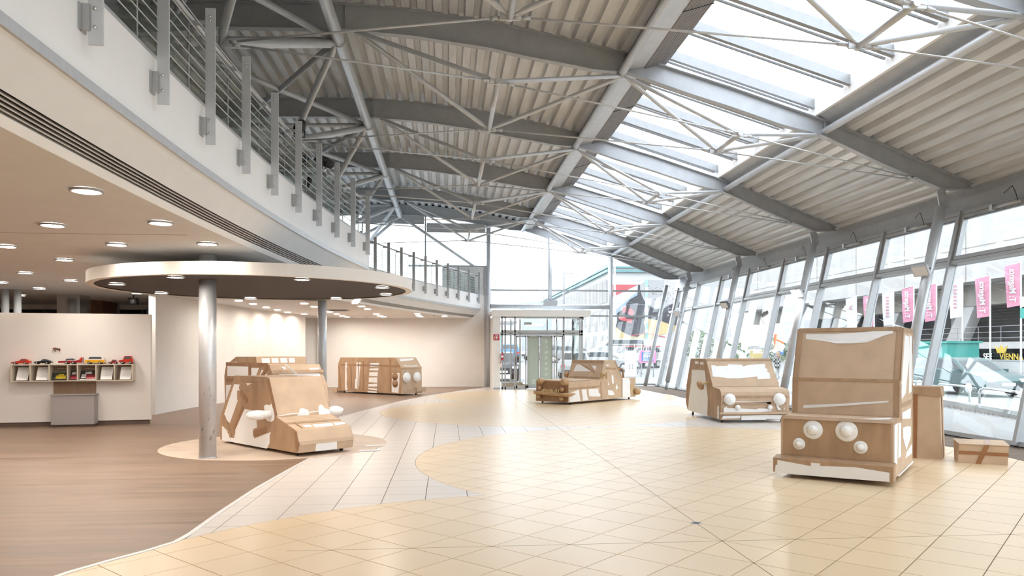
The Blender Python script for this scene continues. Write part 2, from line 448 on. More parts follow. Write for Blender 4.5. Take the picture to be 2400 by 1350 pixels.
def ribbon(mb, rail_a, rail_b, thick):
    """closed strip between two 3-D rails, given thickness vector"""
    t = Vector(thick); n = len(rail_a)
    v = [Vector(p) for p in rail_a] + [Vector(p) for p in rail_b]; v += [p + t for p in v]
    f = []
    for i in range(n - 1):
        f += [(i, i + 1, n + i + 1, n + i), (2 * n + i, 3 * n + i, 3 * n + i + 1, 2 * n + i + 1), (i, 2 * n + i, 2 * n + i + 1, i + 1), (n + i, n + i + 1, 3 * n + i + 1, 3 * n + i)]
    f += [(0, n, 3 * n, 2 * n), (n - 1, 3 * n - 1, 4 * n - 1, 2 * n - 1)]
    return mb.add(v, f)
INS = .34
inner = offs(EDGE, INS)
z3 = lambda pts, z: [(p[0], p[1], z) for p in pts]
ceil = struct(MB().prism([(-16, -16, ZC)] + z3(inner, ZC) + [(-16, YF, ZC)], (0, 0, .12)).build('ceiling', 'ceiling_white'), 'flat plastered ceiling under the balcony with downlights')
MB().box(-12, -3.0, 8.845, 8.855, ZC - .0015, ZC).build('ceiling_seam', 'grout', ceil)
bal = struct(MB().prism([(-16, -16, 3.25)] + z3(offs(EDGE, .05), 3.25) + [(-16, YF, 3.25)], (0, 0, .55)).build('balcony_slab', 'ceiling_white'), 'upper floor slab carried over the left half of the hall')
def lerp_rail(t): return [(p[0] + (q[0] - p[0]) * t, p[1] + (q[1] - p[1]) * t, ZC + (3.2 - ZC) * t) for p, q in zip(inner, EDGE)]
n1 = len(E1)
ribbon(MB(), z3(EDGE, 3.26), z3(EDGE, 3.84), (-.06, 0, 0)).build('fascia', 'fascia_white', bal)
ribbon(MB(), z3(offs(EDGE, -.012), 3.19), z3(offs(EDGE, -.012), 3.262), (-.06, 0, 0)).build('drip_edge', 'metal_strip', bal)
ribbon(MB(), z3(offs(EDGE, .0), 3.84), z3(offs(EDGE, .16), 3.84), (0, 0, .03)).build('edge_profile', 'metal_strip', bal)
ribbon(MB(), lerp_rail(.40), lerp_rail(1.), (-.05, 0, .05)).build('soffit_slope', 'ceiling_white', bal)
ribbon(MB(), lerp_rail(0.), lerp_rail(.14), (-.05, 0, .05)).build('soffit_border', 'fascia_white', bal)
ribbon(MB(), [(p[0] - .05, p[1], p[2] + .05) for p in lerp_rail(.10)], [(p[0] - .05, p[1], p[2] + .05) for p in lerp_rail(.44)], (-.02, 0, .02)).build('duct_slot', 'louvre_dark', bal)
for k in range(4):
    t = .18 + k * .055
    ribbon(MB(), lerp_rail(t), lerp_rail(t + .016), (-.03, 0, .03)).build('louvre_slat', 'louvre_slat', bal)
# end face where the near balcony steps back
# far wall and the walls under the balcony
wb = struct(MB().box(-5.3, 1.55, YF - .12, YF + .1, 0, 3.85).build('wall_back', 'wall_warm'), 'white rear wall under the balcony')
MB().box(-5.3, 1.55, YF - .13, YF - .12, 0, .06).build('baseboard', 'white_paint', wb)
PW = [(-6.82, 18.0), (-6.75, 19.5), (-6.57, 21.0), (-6.36, 23), (-6.1, 25), (-5.77, 27), (-5.4, 28.8)]
wp = struct(MB().prism(z3(PW, 0) + z3(offs(PW, .16)[::-1], 0), (0, 0, ZC)).build('wall_partition', 'wall_warm'), 'long curved white partition under the balcony')
wa = MB(); wa.box(-9.5, -5.3, YF, YF + .12, 0, ZC); wa.box(-9.5, -9.4, 26, YF, 0, ZC)
struct(wa.build('wall_alcove', 'white_paint'), 'white alcove walls seen past the partition end')
struct(MB().box(-16.1, -16, -17, YF, 0, 7.6).build('wall_left', 'wall_warm'))
struct(MB().box(-16, 10.5, -17.1, -17, 0, 8.2).build('wall_rear', 'wall_warm'))
struct(MB().box(-9.2, -9.1, -16, YF, 3.8, 7.2).build('wall_upper', 'wall_warm'), 'upper floor rear wall behind the balcony railing')
mat('floor_upper', (.42, .36, .32), .5, var=.08)
# upper floor end panel beside the far glazing
up = struct(MB().box(-.2, 1.62, YF - .08, YF, 3.8, 5.0).build('wall_upper_end', 'white_paint'), 'low white end wall of the balcony by the far glazing')
MB().beam((-1.6, YF - .12, 5.03), (1.66, YF - .12, 5.03), .06, .07).build('rail_cap', 'steel_paint', up)
# ================================================================= ROOF
ZT = [(-9.2, 6.95), (-6, 7.38), (-4, 7.52), (-1.9, 7.57), (-.6, 7.51), (.76, 7.36), (2.2, 7.10), (3.37, 6.84), (5.2, 6.33), (6.96, 5.78), (8.5, 5.20), (10.3, 4.48)]
DP = [(-9.2, .40), (-1.9, .42), (1.5, .46), (2.6, .42), (3.3, .30), (4.4, .34), (6.2, .34), (6.9, .27), (8.2, .34), (9.35, .32), (9.9, .06), (10.3, .05)]
zt = lambda x: interp(ZT, x)
dp = lambda x: interp(DP, x)
FY = [3.4, 8.3, 13.2, 18.1, 23.0, 27.9]
Y0 = -16
BAYS = [Y0, -6.4, -1.5, 3.4, 8.3, 13.2, 18.1, 23.0, 27.9, 31.25]
roof = struct(empty('ceiling_roof', (0, 0, 0)), 'curved roof of ribbed metal decking with a glazed strip')
PITCH = .28
def deck_profile(x0, n):
    q = []
    for i in range(n):
        x = x0 + i * PITCH
        for dx, dz in ((0, 0), (.14, 0), (.165, .11), (.255, .11)):
            q.append((x + dx, zt(x + dx) + .025 + dz))
    q.append((x0 + n * PITCH, zt(x0 + n * PITCH) + .025))
    return q
def sheet(x0, n, y0, y1):
    q = deck_profile(x0, n); m = len(q)
    v = [(x, y0, z) for x, z in q] + [(x, y1, z) for x, z in q] + [(x, y0, z + .008) for x, z in q] + [(x, y1, z + .008) for x, z in q]
    f = []
    for i in range(m - 1):
        f += [(i, m + i, m + i + 1, i + 1), (2 * m + i, 2 * m + i + 1, 3 * m + i + 1, 3 * m + i)]
    f += [tuple(range(m)) + tuple(range(3 * m - 1, 2 * m - 1, -1)), tuple(range(2 * m - 1, m - 1, -1)) + tuple(range(3 * m, 4 * m))]
    MB().add(v, f).build('roof_sheet', 'deck_metal', roof)
for y0, y1 in zip(BAYS, BAYS[1:]):
    for k in range(11): sheet(-9.2 + k * 4 * PITCH, 4 if k < 10 else 5, y0, y1)
    for k in range(3): sheet(7.12 + k * 4 * PITCH, 4 if k < 2 else 3, y0, y1)
# sealing strip over the deck keeps daylight out
for x0, x1 in ((-9.2, 3.42), (7.1, 10.4)):
    q = [x0 + (x1 - x0) * k / 50 for k in range(51)]
    ribbon(MB(), [(x, Y0, zt(x) + .19) for x in q], [(x, 31.3, zt(x) + .19) for x in q], (0, 0, .08)).build('roof_insulation', 'alu_dark', roof)
for x0, x1 in ((-9.2, 3.4), (7.12, 10.2)):
    q = [x0 + (x1 - x0) * k / 20 for k in range(21)]
    ribbon(MB(), [(x, 31.2, zt(x) + .005) for x in q], [(x, 31.2, zt(x) + .2) for x in q], (0, .06, 0)).build('flute_blackout', 'black', roof)  # black strip added to stop daylight leaking through the open flutes
# skylight
XA, XB = 3.22, 6.96
ZA2, ZB2 = zt(3.5) + .38, zt(6.8) + .36
MB().box(3.40, 3.46, Y0, 31.2, 6.78, 7.25).build('skylight_kerb', 'girder_grey', roof)
MB().prism([(6.80, Y0, 5.86), (6.86, Y0, 5.86), (6.86, Y0, 6.22), (6.80, Y0, 6.22)], (0, 35.2 - 4 - Y0, 0)).build('skylight_kerb', 'fascia_white', roof)
MB().prism([(6.86, Y0, 5.86), (7.14, Y0, 5.70), (7.14, Y0, 5.78), (6.86, Y0, 5.94)], (0, 35.2 - 4 - Y0, 0)).build('skylight_flashing', 'girder_grey', roof)
MB().prism([(3.245, Y0, 6.60), (3.58, Y0, 6.66), (3.58, Y0, 6.69), (3.245, Y0, 6.63)], (0, 35.2 - 4 - Y0, 0)).build('skylight_flashing', 'steel_light', roof)
MB().prism([(3.42, Y0, 6.86), (4.05, Y0, 6.90), (4.05, Y0, 6.98), (3.42, Y0, 7.22)], (0, 35.2 - 4 - Y0, 0)).build('skylight_flashing', 'girder_grey', roof)  # closing plate added above the blind to block the sky behind it
glz = lambda x: ZA2 + (ZB2 - ZA2) * (x - 3.5) / 3.3
bars = []
y = 31.0
for a, b in zip(BAYS[1:-1], BAYS[2:]):
    for k in range(4 if b < 31 else 3): bars.append(a + (b - a) * k / (4 if b < 31 else 3))
bars = [-15.9, -14.2, -12.7, -11.2, -9.6, -8.0] + bars + [31.1]
for yb in bars:
    mb = MB(); mb.beam((3.95, yb, glz(3.95) - .09), (6.82, yb, glz(6.82) - .09), .06, .15); mb.beam((3.95, yb, glz(3.95) - .18), (6.82, yb, glz(6.82) - .18), .09, .015)
    mb.beam((3.95, yb + .17, glz(3.95) - .16), (6.78, yb + .17, glz(6.78) - .16), .035, .03)
    mb.build('glazing_bar', 'alu_sky', roof)
for a, b in zip(bars, bars[1:]):
    MB().prism([(3.4, a + .02, glz(3.4)), (6.85, a + .02, glz(6.85)), (6.85, a + .02, glz(6.85) + .012), (3.4, a + .02, glz(3.4) + .012)], (0, b - a - .04, 0)).build('skylight_pane', 'pane_sky', roof)
# folded sun blind stored along the left skylight edge
bl = tag(empty('folded_sun_blind', (3.60, 0, 6.74)), 'dark pleated sun blind folded along the left skylight edge', 'blind')
for k in range(9):
    MB().tube([(.0 + k * .050, Y0 + .2, -.07 + .016 * k), (.0 + k * .050, 30.8, -.07 + .016 * k)], .031, 8).build('fold', 'blind_dark', bl)
for yk in [6, 10.9, 15.6, 20.5, 25.4, 29.6]:
    mb = MB(); mb.beam((-.05, yk, -.115), (.44, yk, .04), .02, .012); mb.build('strap', 'black', bl)
# long tubes
for nm, x, z, r, y0, y1, lab in (('purlin_tube', -1.9, 6.95, .105, Y0, 30.1, 'thick round steel tube running along the ridge of the left roof'),
                                 ('purlin_tube', 3.16, 6.55, .075, Y0, 30.9, 'round steel tube along the left skylight edge'),
                                 ('purlin_tube', 7.0, 5.58, .065, Y0, 30.9, 'round steel tube along the right skylight edge')):
    o = empty(nm, (x, 0, z)); tag(o, lab, 'tube')
    MB().tube([(0, y0, 0), (0, y1, 0)], r, 18).build('pipe', 'steel_light', o)
    mb = MB()
    for yk in FY: mb.lathe([(r + .004, -.03), (r + .012, -.03), (r + .012, .03), (r + .004, .03)], (0, yk, 0), (0, 1, 0), 18)
    mb.build('weld_collar', 'steel_paint', o)
def clevis(mb, p, d):
    d = Vector(d).normalized(); p = Vector(p)
    mb.tube([p + d * .05, p + d * .16], .022, 8); mb.tube([p + d * .16, p + d * .27], [.03, .024], 8)
    mb.obox(p + d * .07, d, d.orthogonal().normalized(), d.cross(d.orthogonal().normalized()), .07, .012, .035)
def rod(parent, a, b, r=.016):
    a, b = Vector(a), Vector(b); d = (b - a).normalized()
    MB().tube([a + d * .2, b - d * .2], r, 8).build('tie_rod', 'steel_light', parent)
    for p, e in ((a, d), (b, -d)):
        mb = MB(); clevis(mb, p, e); mb.build('clevis', 'steel_light', parent)
def strut(parent, a, b, r, name='strut'):
    a, b = Vector(a), Vector(b); d = (b - a).normalized(); L = (b - a).length
    mb = MB(); mb.tube([a, a + d * .12, a + d * .2, b - d * .2, b - d * .12, b], [r * .45, r * .55, r, r, r * .55, r * .45], 12); mb.build(name, 'steel_light', parent)
def girder(Y, lab, truss=True, deep=1., x0=-9.1):
    g = tag(empty('roof_girder', (0, Y, 0)), lab, 'girder', 'arched roof girders')
    xs = [x0 + (9.9 - x0) * k / 60 for k in range(61)]
    top = [(x, 0, zt(x)) for x in xs]; bot = [(x, 0, zt(x) - dp(x) * deep) for x in xs]
    MB().prism([(x, -.01, z) for x, _, z in top] + [(x, -.01, z) for x, _, z in bot[::-1]], (0, .02, 0)).build('web', 'girder_grey', g)
    mb = MB(); ribbon(mb, [(x, -.09, z) for x, _, z in top], [(x, .09, z) for x, _, z in top], (0, 0, .016)); mb.build('top_flange', 'girder_grey', g)
    mb = MB(); ribbon(mb, [(x, -.07, z - .014) for x, _, z in bot], [(x, .07, z - .014) for x, _, z in bot], (0, 0, .014)); mb.build('bottom_flange', 'girder_grey', g)
    for xk in (-1.78, 3.2, 7.0):
        mb = MB(); mb.box(xk - .008, xk + .008, -.07, .07, zt(xk) - dp(xk) * deep, zt(xk)); mb.build('stiffener', 'girder_grey', g)
    if not truss: return g
    L, A, B = (-1.9, 0, 6.95), (3.2, 0, 6.50), (6.97, 0, 5.52)
    LB = (-1.62, 0, 7.13)
    for s in (-1, 1):
        N, Rn, M = (.82, 1.28 * s, 5.85), (5.15, .55 * s, 5.33), (-3.2, 2.45 * s, 5.85)
        strut(g, LB, N, .042); strut(g, N, A, .040); strut(g, A, Rn, .036); strut(g, Rn, B, .036)
        rod(g, M, N); rod(g, N, Rn); rod(g, Rn, (8.85, .03 * s, 4.72), .014)
        strut(g, (-1.95, 0, 6.9), M, .075 if s < 0 else .062)
    for x, h, z in ((.82, 1.28, 5.85), (5.15, .55, 5.33)):
        mb = MB(); mb.tube([(x, -h - .06, z), (x, h + .06, z)], .045, 14)
        for s in (-1, 1): mb.obox((x, h * s, z), (1, 0, 0), (0, 1, 0), (0, 0, 1), .14, .012, .045)
        mb.build('spreader_bar', 'steel_light', g)
    MB().tube([(-2.0, 0, 6.96), (-9, 0, 6.75)], .05, 12).build('bottom_chord', 'steel_paint', g)
    return g
near = ['mostly out of frame at the top', 'crossing the top of the photo', 'second from the camera', 'third from the camera', 'closest to the entrance wall']
for k, Y in enumerate(FY):
    if k == 0: struct(girder(Y, '', False)); continue
    girder(Y, 'arched grey steel roof girder with rod truss, ' + near[k - 1])
for o in [o for o in bpy.data.objects if o.get('label') == '']:
    for q in ('label', 'category', 'group'): del o[q]
girder(31.02, 'arched edge girder over the far glass wall, with open deck flutes above', False, .95)
for k, (ya, yb) in enumerate(zip(FY[1:], FY[2:])):
    o = tag(empty('cross_brace', (0, 0, 0)), 'crossed pair of steel tube braces high on the left roof, %s bay from the camera' % ORD[k], 'brace', 'left roof cross braces')
    MB().tube([(-1.95, yb, 6.95), (-5.1, ya, 6.93)], .055, 12).build('brace_tube', 'steel_light', o)
    MB().tube([(-1.95, ya, 6.94), (-4.9, yb, 6.93)], .055, 12).build('brace_tube', 'steel_paint', o)
o = tag(empty('end_brace', (-1.9, 30.1, 6.95)), 'forked tube brace from ridge tube end down to the balcony end wall', 'brace')
for p in ((3.0, .85, -1.9), (-1.6, .7, -1.25), (-2.3, .2, -1.2)):
    MB().tube([(0, 0, 0), p], .06, 12).build('brace_tube', 'steel_light', o)
# ================================================================= BALCONY RAILINGS
def railing(name, lab, pts_fn, ys, z0=3.45, z1=4.74):
    r = tag(empty(name, (0, 0, 0)), lab, 'railing')
    P = []
    for y in ys:
        x = pts_fn(y); dx = (pts_fn(y + .1) - pts_fn(y - .1)) / .2
        t = Vector((dx, 1, 0)).normalized(); n = Vector((t.y, -t.x, 0))      # n points to the hall
        P.append((Vector((x, y, 0)), t, n))
    for c, t, n in P:
        q = c + n * .09
        p = MB().obox(q + Vector((0, 0, (z0 + z1) / 2)), n, t, (0, 0, 1), .045, .010, (z1 - z0) / 2).build('post', 'steel_light', r)
        mb = MB()
        mb.obox(c + n * .006 + t * -.0 + Vector((0, 0, 3.62)), n, t, (0, 0, 1), .006, .05, .085)
        mb.obox(c + n * .03 - t * .02 + Vector((0, 0, 3.62)), n, t, (0, 0, 1), .03, .006, .085)
        mb.build('bracket', 'alu', p)
        mb = MB()
        for z in (3.56, 3.68, 4.66, 4.62):
            mb.lathe([(0, .0), (.011, .0), (.011, .008), (0, .012)], q - t * .010 + Vector((0, 0, z)), -t, 8)
        mb.build('bolt', 'chrome', p)
        mb = MB(); mb.obox(c - n * .02 + Vector((0, 0, 4.60)), n, t, (0, 0, 1), .075, .006, .022); mb.build('handrail_arm', 'alu', p)
        MB().tube([c - n * .10 - t * .03 + Vector((0, 0, 3.82)), c - n * .10 - t * .03 + Vector((0, 0, 4.58))], .008, 6).build('glass_rod', 'alu', p)
    dense_y = [ys[0] - .35 + (ys[-1] + .35 - ys[0] + .35) * k / 60 for k in range(61)]
    def line(off, z, rad, nm, m, n=8):
        MB().tube([(pts_fn(y) + off, y, z) for y in dense_y], rad, n).build(nm, m, r)
    line(-.09, 4.64, .024, 'handrail', 'steel_light', 10)
    for k in range(7): line(.055, 3.93 + k * .098, .0055, 'cable', 'steel_light', 5)
    for (ca, ta, na), (cb, tb, nb) in zip(P, P[1:]):
        a, b = ca - na * .10 + (cb - ca) * .03, cb - nb * .10 - (cb - ca) * .03
        MB().prism([(a.x, a.y, 3.85), (b.x, b.y, 3.85), (b.x, b.y, 4.55), (a.x, a.y, 4.55)], -na * .01).build('glass_panel', 'pane_rail', r)
    return r
e1x = lambda y: (-2.33 + .0078 * (y - 6.2) ** 2) if y > 6.2 else (-2.33 + .004 * (y - 6.2) ** 2)
railing('balcony_railing', 'steel post and cable railing with glass along the near balcony edge', e1x, [2.64 + 1.143 * k for k in range(12)])
railing('balcony_railing', 'steel post and cable railing on the far balcony beside the glass wall', e2x, [17.2 + 1.028 * k for k in range(14)])
# stage spotlights clamped to the near railing
mat('lens_warm', (.8, .6, .4), .2)
for x, y, z, d, lab in ((-2.13, 10.9, 4.72, (-.3, .5, -.2), 'black stage spotlight on the railing, mostly hidden behind a post'),
                        (-1.98, 12.15, 4.56, (.86, .45, -.35), 'black stage spotlight on the railing with its lens turned to the hall'),
                        (-2.2, 11.9, 4.15, (-.3, -.2, -.6), 'small black spotlight hanging low behind the railing cables')):
    d = Vector(d).normalized(); o = tag(empty('stage_spotlight', (x, y, z)), lab, 'spotlight')
    s = .62 if 'small' in lab else .9
    MB().lathe([(0, -.17 * s), (.05 * s, -.17 * s), (.075 * s, -.12 * s), (.08 * s, .10 * s), (.07 * s, .17 * s), (.06 * s, .17 * s), (.055 * s, .12 * s), (0, .12 * s)], (0, 0, 0), d, 18).build('housing', 'black', o)
    MB().lathe([(0, .135 * s), (.054 * s, .13 * s), (.054 * s, .125 * s)], (0, 0, 0), d, 16).build('lens', 'lamp_spot' if 'lens' in lab else 'lens_warm', o)
    sd = d.cross(Vector((0, 0, 1))).normalized()
    mb = MB(); mb.tube([sd * .09 * s, sd * .09 * s + Vector((0, 0, -.14 * s)), -sd * .09 * s + Vector((0, 0, -.14 * s)), -sd * .09 * s], .008, 6); mb.build('yoke', 'black', o)
    for k in range(3): MB().lathe([(.082 * s, -.01), (.088 * s, -.01), (.088 * s, .012), (.082 * s, .012)], d * (-.06 + .05 * k) * s, d, 16).build('cooling_rib', 'black', o)
# ================================================================= ROUND CANOPY
cp = tag(empty('round_canopy', (-2.97, 12.05, 2.47)), 'large flat round canopy with dark underside and pale rim', 'canopy')
MB().lathe([(2.30, .0), (2.40, 0), (2.40, .165), (0, .165)], n=96, smooth=False).build('rim', 'canopy_rim', cp)
MB().lathe([(0, .012), (2.37, .012), (2.37, .05), (0, .05)], n=96, smooth=False).build('underside', 'canopy_dark', cp)
def downlight_mesh(r, drop=.02):
    a = MB().lathe([(r * .98, -.002), (r * 1.22, -.004), (r * 1.25, -drop), (r * 1.05, -drop - .004), (r * .98, -.004)], n=24)
    b = MB().add([(r * math.cos(2 * math.pi * k / 16), r * math.sin(2 * math.pi * k / 16), -.009) for k in range(16)], [tuple(range(15, -1, -1))])
    return a, b
a, b = downlight_mesh(.095); ring0 = a.build('lamp_ring', 'alu'); bulb0 = b.build('lamp_disc', 'lamp_warm')
RM, BM = ring0.data, bulb0.data
bpy.data.objects.remove(ring0); bpy.data.objects.remove(bulb0)
def downlight(x, y, z, lab, group, s=1.):
    o = tag(empty('downlight', (x, y, z)), lab, 'downlight', group)
    for nm, me in (('lamp_ring', RM), ('lamp_disc', BM)):
        q = link(nm, me, o); q.scale = (s, s, 1)
CAN = [(-3.571, 10.017), (-4.782, 11.191), (-4.785, 12.871), (-3.679, 14.177), (-1.866, 10.05), (-1.924, 14.172), (-0.707, 11.323), (-0.734, 12.983)]
CANW = ['left of the thick column on the near side', 'at its far left tip', 'at its rear left', 'at its rear edge, behind the hatchback', 'at its near edge, right of the thick column', 'at its rear, over the slim column', 'at its right tip, nearer one', 'at its right tip, farther one']
for k, (x, y) in enumerate(CAN):
    q = min(1, 2.08 / math.hypot(x + 2.97, y - 12.05)); x, y = -2.97 + (x + 2.97) * q, 12.05 + (y - 12.05) * q
    downlight(x, y, 2.482, 'round canopy downlight ' + CANW[k], 'canopy downlights')
CEIL = [(-2.984, 6.419), (-4.157, 8.201), (-2.966, 7.966), (-5.588, 9.913), (-4.116, 9.633), (-2.965, 9.459), (-5.569, 11.313), (-7.168, 13.277), (-7.092, 14.642), (-8.672, 15.216), (-8.681, 16.594), (-7.075, 16.136), (-7.145, 17.739), (-10.2, 18.667), (-5.524, 20.207), (-5.521, 21.641), (-5.549, 23.303), (-5.527, 24.727), (-5.516, 26.199), (-5.2, 27.541), (-4.032, 21.319), (-4.028, 22.86), (-4.021, 25.842), (-4.008, 27.287), (-4.005, 28.731), (-3.954, 29.805), (-2.562, 21.003), (-2.555, 22.494), (-2.547, 23.97), (-2.565, 27.16), (-2.556, 28.604), (-2.502, 29.492), (-1.074, 26.843), (-1.078, 28.132), (-1.043, 29.181), (-.1, 28.694), (-5.666, 12.876)]
CEIL.sort(key=lambda p: to_view(*p, ZC)[0])
for k, (x, y) in enumerate(CEIL): downlight(x, y, ZC, 'round recessed downlight in the ceiling under the balcony, %s from the left' % ORD[k], 'ceiling downlights', 1.1)
# unseen lamps added on the same grid, to brighten the near left of the hall
for gx in (-2.97, -4.45, -5.93, -7.41, -8.89):
    for gy in (4.9, 1.9, -1.1, -4.1, -7.1):
        if not (gx > -3 and gy > 4.5): downlight(gx, gy, ZC, 'recessed ceiling downlight of the grid beside and behind the camera, out of view', 'unseen ceiling downlights', 1.1)
for gx in (-7.41, -8.89, -10.4): 
    for gy in (7.9, 10.9): downlight(gx, gy, ZC, 'recessed ceiling downlight of the grid beside and behind the camera, out of view', 'unseen ceiling downlights', 1.1)
# smaller ceiling fittings
for k, (x, y, lab) in enumerate(((-3.45, 19.6, 'square ceiling air vent beside the slim column'), (-3.55, 24.6, 'square ceiling air vent nearer the rear wall'))):
    o = tag(empty('ceiling_vent', (x, y, ZC)), lab, 'vent')
    mb = MB(); mb.box(-.33, .33, -.33, .33, -.02, -.001); mb.build('frame', 'metal_strip', o)
    for j in range(4): MB().box(-.27, .27, -.25 + j * .14, -.16 + j * .14, -.03, -.021).build('slot', 'alu_dark', o)
for x, y, lab in ((-5.9, 17.8, 'small white ceiling camera near the partition corner'), (-3.1, 28.9, 'small white ceiling sensor by the rear wall'), (-.5, 28.2, 'small ceiling sensor under the far balcony edge')):
    o = tag(empty('ceiling_sensor', (x, y, ZC)), lab, 'sensor')
    MB().lathe([(0, -.002), (.05, -.002), (.05, -.03), (.03, -.06), (0, -.065)], n=14).build('housing', 'white_paint', o)
    MB().lathe([(.0, -.075), (.018, -.07), (.018, -.05)], n=10).build('eye', 'alu_dark', o)
for k, (x, y) in enumerate(((-6.9, 29.6), (-8.3, 29.2))): downlight(x, y, ZC, 'round downlight in the bright alcove behind the partition, %s one' % ('nearer' if k else 'farther'), 'alcove downlights', 1.1)
o = tag(empty('ceiling_speaker', (-7.5, 18.45, ZC)), 'small black speaker hanging from the ceiling behind the display wall', 'speaker')
MB().box(-.09, .09, -.08, .08, -.24, -.07).build('cabinet', 'black', o); MB().tube([(0, 0, -.07), (0, 0, -.001)], .012, 6).build('stem', 'black', o); MB().lathe([(0, 0), (.06, 0), (.06, -.012), (0, -.016)], (0, -.082, -.155), (0, 1, 0), 12).build('grille', 'alu_dark', o)
# ================================================================= COLUMNS UNDER THE BALCONY
def column(x, y, r, z1, lab, m='steel_light'):
    o = tag(empty('steel_column', (x, y, 0)), lab, 'column')
    MB().lathe([(0, 0), (r, 0), (r, z1), (0, z1)], n=32).build('shaft', m, o)
    for p in o.children: p.data.polygons.foreach_set('use_smooth', [len(f.vertices) == 4 and abs(f.normal.z) < .5 for f in p.data.polygons])
    MB().lathe([(r, .0), (r + .006, .0), (r + .006, .02), (r, .025)], n=32).build('base_ring', 'alu', o)
    MB().lathe([(r, z1 - .012), (r + .004, z1 - .012), (r + .004, z1), (r, z1)], n=32).build('top_ring', 'alu', o)
    return o
mat('column_scuffed', (.62, .625, .64), .34, .4, var=.05, scale=5)
c1 = column(-3.325, 10.62, .115, 2.835, 'thick scuffed silver column through the round canopy', 'column_scuffed')
mat('scuff', (.16, .15, .15), .7)
for k in range(16):       # scratch marks at car height
    a = -1.57 + random.uniform(-.9, .9) + .31; z = random.choice([random.uniform(.25, .6), random.uniform(.55, 1.0)])
    a2 = a + random.uniform(.05, .2); zz = z + random.uniform(.01, .06)
    q = [(.1162 * math.cos(a + (a2 - a) * t / 3), .1162 * math.sin(a + (a2 - a) * t / 3), z + (zz - z) * t / 3) for t in range(4)]
    MB().tube(q, .0022, 4).build('scratch', 'scuff', c1)
column(-3.31, 20.0, .115, ZC, 'slim looking silver column farther back, left of the cardboard bus')
for x, y, r, lab in ((-9.60, 17.0, .075, 'left one of the twin silver columns behind the display wall'), (-9.40, 17.1, .075, 'right one of the twin silver columns behind the display wall'), (-9.40, 21.9, .11, 'silver column in front of the dark glazing behind the display wall')):
    column(x, y, r, ZC, lab)
# ================================================================= LEANING GLASS WALL ON THE RIGHT
GX = lambda z: 8.9 + .22 * z
CXc = lambda z: 8.42 + .21 * z
for k, Y in enumerate(FY):
    if k == 0: continue
    word = ['outside the right edge', 'behind the cardboard lorry', 'beside the passer-by', 'behind the cardboard car by the window', 'next to the corner'][k - 1]
    o = tag(empty('leaning_column', (8.42, Y, 0)), 'leaning round steel column of the right glass wall, ' + word, 'column', 'leaning facade columns')
    MB().tube([(0, 0, 0), (.21 * .32, 0, .32)], .06, 18).build('foot', 'steel_paint', o)
    MB().tube([(.21 * .30, 0, .30), (.21 * 4.22, 0, 4.22)], .095, 22).build('shaft', 'steel_light', o)
    mb = MB(); mb.obox((.21 * 4.36, 0, 4.36), (1, 0, .21), (0, 1, 0), (-.21, 0, 1), .085, .02, .17)
    for s in (-1, 1):
        for h in (4.31, 4.43): mb.lathe([(0, 0), (.016, 0), (.016, .012), (0, .014)], (.21 * h + s * .04, -.02, h), (0, -1, 0), 8)
    mb.build('head_plate', 'steel_paint', o)
MY = [8.3 + 2.45 * k for k in range(-10, 10)] + [YF]
sl = Vector((.22, 0, 1)).normalized(); nr = Vector((1, 0, -.22)).normalized()
def slab(mb, y0, y1, z0, z1, d0, d1):
    """box in the leaning plane: y range, height range along the lean, depth range along the normal"""
    P = [Vector((GX(z), y, z)) + nr * d for z in (z0, z1) for y in (y0, y1) for d in (d0, d1)]
    return mb.add(P, [(0, 1, 3, 2), (4, 6, 7, 5), (0, 4, 5, 1), (2, 3, 7, 6), (0, 2, 6, 4), (1, 5, 7, 3)])
for k, (a, b) in enumerate(zip(MY, MY[1:])):
    w = struct(empty('window_%d' % (k + 1), (0, 0, 0)), 'leaning glazed bay of the right wall')
    slab(MB(), a - .035, a + .035, 0, 4.12, -.14, .03).build('mullion', 'alu', w)
    slab(MB(), a + .028, a + .034, 0, 4.12, -.05, -.03).build('gasket', 'alu_dark', w)
    slab(MB(), a + .035, b - .035, 0, .07, -.08, .03).build('sill', 'alu', w)
    slab(MB(), a + .035, b - .035, 3.10, 3.17, -.12, .03).build('transom', 'alu', w)
    opening = k % 2 == 0 or k in (11, 13, 15)
    slab(MB(), a + .035, b - .035, 4.05, 4.12, -.10, .03).build('head_rail', 'alu', w)
    slab(MB(), a + .035, b - .035, .07, 3.10, -.006, .006).build('lower_pane', 'pane', w)
    if opening:
        mb = MB(); slab(mb, a + .04, b - .04, 3.19, 3.26, -.10, .0); slab(mb, a + .04, b - .04, 3.97, 4.04, -.10, 0); slab(mb, a + .04, a + .11, 3.26, 3.97, -.10, 0); slab(mb, b - .11, b - .04, 3.26, 3.97, -.10, 0)
        mb.build('sash', 'alu', w)
        mb = MB(); slab(mb, a + .112, a + .12, 3.27, 3.96, -.09, -.07); slab(mb, a + .112, b - .112, 3.955, 3.963, -.09, -.07); mb.build('gasket', 'alu_dark', w)
        slab(MB(), a + .11, b - .11, 3.26, 3.97, -.03, -.018).build('upper_pane', 'pane', w)
        c = (a + b) / 2; mb = MB()
        p0 = Vector((GX(4.02) - .14, c - .35, 4.04)); mb.tube([p0, p0 + Vector((0, .7, 0))], .035, 10); mb.box(p0.x - .05, p0.x + .1, c + .28, c + .36, 3.99, 4.09)
        mb.build('opener_motor', 'alu', w)
        MB().tube([p0 + Vector((-.04, .05, .0)), p0 + Vector((-.12, .0, .12)), p0 + Vector((-.1, .1, .26)), p0 + Vector((.0, .42, .2))], .006, 6).build('opener_cable', 'black', w)
    else:
        slab(MB(), a + .035, b - .035, 3.17, 4.05, -.006, .006).build('upper_pane', 'pane', w)
